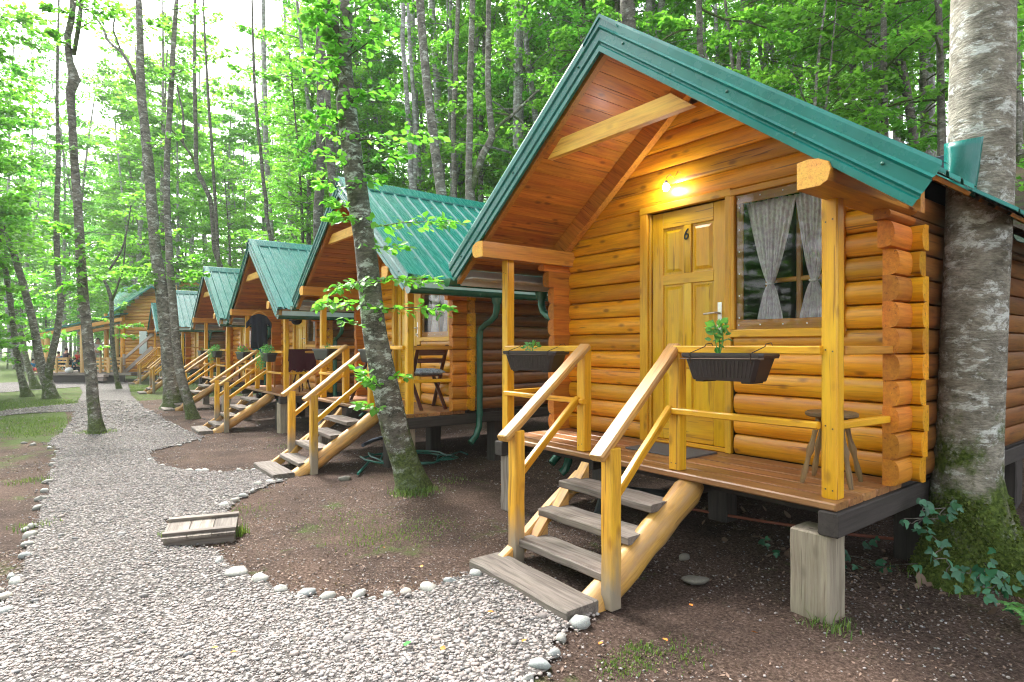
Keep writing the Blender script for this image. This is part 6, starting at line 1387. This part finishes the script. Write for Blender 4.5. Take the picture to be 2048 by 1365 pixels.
def person(px, py_head, F, rz, sit, shirt, legs, label, seat=None, h=1.7, hair='hair', lean=0):
    """origin at the hips' ground point; head top at py_head"""
    p = at(px, py_head, F); e = empty('person', (p.x, p.y, 0), LANG+rz); s = h/1.7
    top = p.z; hip = top-.80*s if sit else top-.78*s
    X = lambda x, y, z: (x*s, y*s, hip+z*s)
    L = lean; V = [X(0, 0, 0), X(0, .0-L*.3, .22), X(0, -L*.8, .45), X(0, -L, .54), X(0, -L-.02, .64), X(0, -L-.02, .76)]; E_ = [(0, 1), (1, 2), (2, 3), (3, 4), (4, 5)]; Rr = [.13, .12, .13, .055, .085, .07]
    def ch(pts, rad, a):
        i = len(V)
        for q, (pt, r) in enumerate(zip(pts, rad)): V.append(X(*pt)); Rr.append(r); E_.append((a if q == 0 else i+q-1, i+q))
        return i
    for sx in (-1, 1):
        sh = (sx*.17, -L*.8, .45); el = (sx*.22, -L*.6-.06, .20); wr = (sx*.16, -.27-L, .13 if sit else .22); ch([sh, el, wr, (sx*.13, -.34-L, .14 if sit else .24)], [.055, .042, .032, .035], 2)
        if sit: ch([(sx*.09, 0, -.02), (sx*.11, -.42, -.0), (sx*.11, -.44, -.42), (sx*.11, -.58, -.45)], [.085, .06, .045, .035], 0)
        else: ch([(sx*.09, 0, -.06), (sx*.10, -.02, -.45), (sx*.10, .02, -.86), (sx*.10, -.14, -.89)], [.085, .06, .045, .035], 0)
    body = skinmesh('body', V, E_, [r*s for r in Rr], 'skin', e)
    # shirt over torso and upper arms, trousers over hips and legs, hair cap
    VV = [X(0, 0, -.04), X(0, -L*.3, .22), X(0, -L*.8, .44)]; EE = [(0, 1), (1, 2)]; RR = [.15, .145, .15]
    for sx in (-1, 1): i = len(VV); VV += [X(sx*.17, -L*.8, .45), X(sx*.205, -L*.7-.03, .30)]; EE += [(2, i), (i, i+1)]; RR += [.072, .062]
    skinmesh('shirt', VV, EE, [r*s for r in RR], shirt, e)
    VV = [X(0, 0, .04)]; EE = []; RR = [.15]
    for sx in (-1, 1):
        i = len(VV)
        if sit: VV += [X(sx*.09, 0, -.02), X(sx*.11, -.42, 0), X(sx*.11, -.44, -.36)]
        else: VV += [X(sx*.09, 0, -.06), X(sx*.10, -.02, -.45), X(sx*.10, .02, -.82)]
        EE += [(0, i), (i, i+1), (i+1, i+2)]; RR += [.1, .075, .06]
    skinmesh('trousers', VV, EE, [r*s for r in RR], legs, e)
    hm = MB(); 
    vs, fs = ico(2); hv = [(v[0]*.088*s, (v[1]*.10+.015-L)*s-.0, hip+(.70+v[2]*.10+.015)*s) for v in vs]; keep = [tuple(f) for f in fs if not all(vs[i][1] < -.45 and vs[i][2] < .45 for i in f) and not all(vs[i][2] < -.6 for i in f)]
    hm.add(hv, keep); hm.build('hair', hair, e, ang=180)
    tag(e, label, 'person')
person(196, 677, 34.6, .5, False, 'shirt_white', 'trousers_grey', 'person in a white top standing on the terrace with arms held in front')
person(212, 684, 35.2, 1.2, False, 'shirt_green', 'olive', 'person in a green shirt standing next to the white clad one', h=1.55)
person(92, 700, 35., 3.1, True, 'shirt_white', 'trousers_grey', 'person in a pale top sitting beneath the left terrace post', h=1.5)
person(117, 703, 34.5, 3.3, True, 'shirt_blue', 'trousers_dark', 'person in a bright blue shirt seated behind the terrace bench', h=1.5)
person(130, 696, 34.9, 2.9, True, 'shirt_dark', 'trousers_dark', 'dark haired person seated right of the bright blue shirt', h=1.6, lean=.1)
person(156, 702, 34.8, .2, True, 'shirt_red', 'trousers_dark', 'child in a red shirt on the terrace left of the slender tree', h=1.2)
person(147, 716, 33., 2.6, True, 'shirt_teal', 'trousers_dark', 'person in dark teal crouching on the terrace edge beside a bag', h=1.2, lean=.1)
person(234, 700, 35.3, 2.8, True, 'shirt_dark', 'trousers_dark', 'person in dark clothes seated beside the log wall of the terrace', h=1.5)
person(66, 718, 34.5, 1.6, True, 'shirt_blue', 'shirt_red', 'small figure in blue and red beside the left end of the terrace', h=1.3)
bg_ = MB(); vs, fs = ico(2); bg_.add([(v[0]*.28, v[1]*.2, v[2]*.17) for v in vs], [tuple(f) for f in fs]); tube(bg_, [(-.12, -.12, .12), (-.1, -.2, .26), (.1, -.2, .26), (.12, -.12, .12)], .02, 6)
o = bg_.build('bag', 'shirt_white', ang=180); o.location = at(138, 741, 32.8); tag(o, 'pale bag lying on the terrace edge beside the crouching person', 'bag')

# trees of the same wood standing behind the viewer (they close the light and show in the window glass)
random.seed(5)
for k in range(26):
    x, y = -26+38*(k+random.random())/26, -random.uniform(8.5, 18)
    plant_tree('forest_tree', x, y, (8, 7, 6, 8, 7)[k % 5], random.uniform(.7, 1.0)*(1.3 if k % 5 == 2 else 1), random.uniform(0, 6), 'tree across the path from the cabins, mirrored in the window glass', 'trees across the path')
# ------------------------------------------------------------------ hazy air
HZ = .0006
hb = MB(); X0, X1, Y0, Y1, Z0, Z1 = -331, 162, -72, 117, -4, 75
hb.add([(X0, Y0, Z0), (X1, Y0, Z0), (X1, Y1, Z0), (X0, Y1, Z0), (X0, Y0, Z1), (X1, Y0, Z1), (X1, Y1, Z1), (X0, Y1, Z1)], [(3, 2, 1, 0), (4, 5, 6, 7), (0, 1, 5, 4), (1, 2, 6, 5), (2, 3, 7, 6), (3, 0, 4, 7)])
hm_, n_, l_ = new_mat('haze_air'); vo_ = n_.new('ShaderNodeVolumePrincipled'); vo_.inputs['Density'].default_value = HZ; vo_.inputs['Color'].default_value = (.93, .97, .95, 1); vo_.inputs['Anisotropy'].default_value = .3
l_.new(vo_.outputs[0], n_.new('ShaderNodeOutputMaterial').inputs['Volume'])
tag(hb.build('haze', hm_, smooth=False), 'pale bright haze filling the clearing', 'haze', kind='stuff')
scene.cycles.volume_bounces = 1; scene.cycles.volume_max_steps = 64
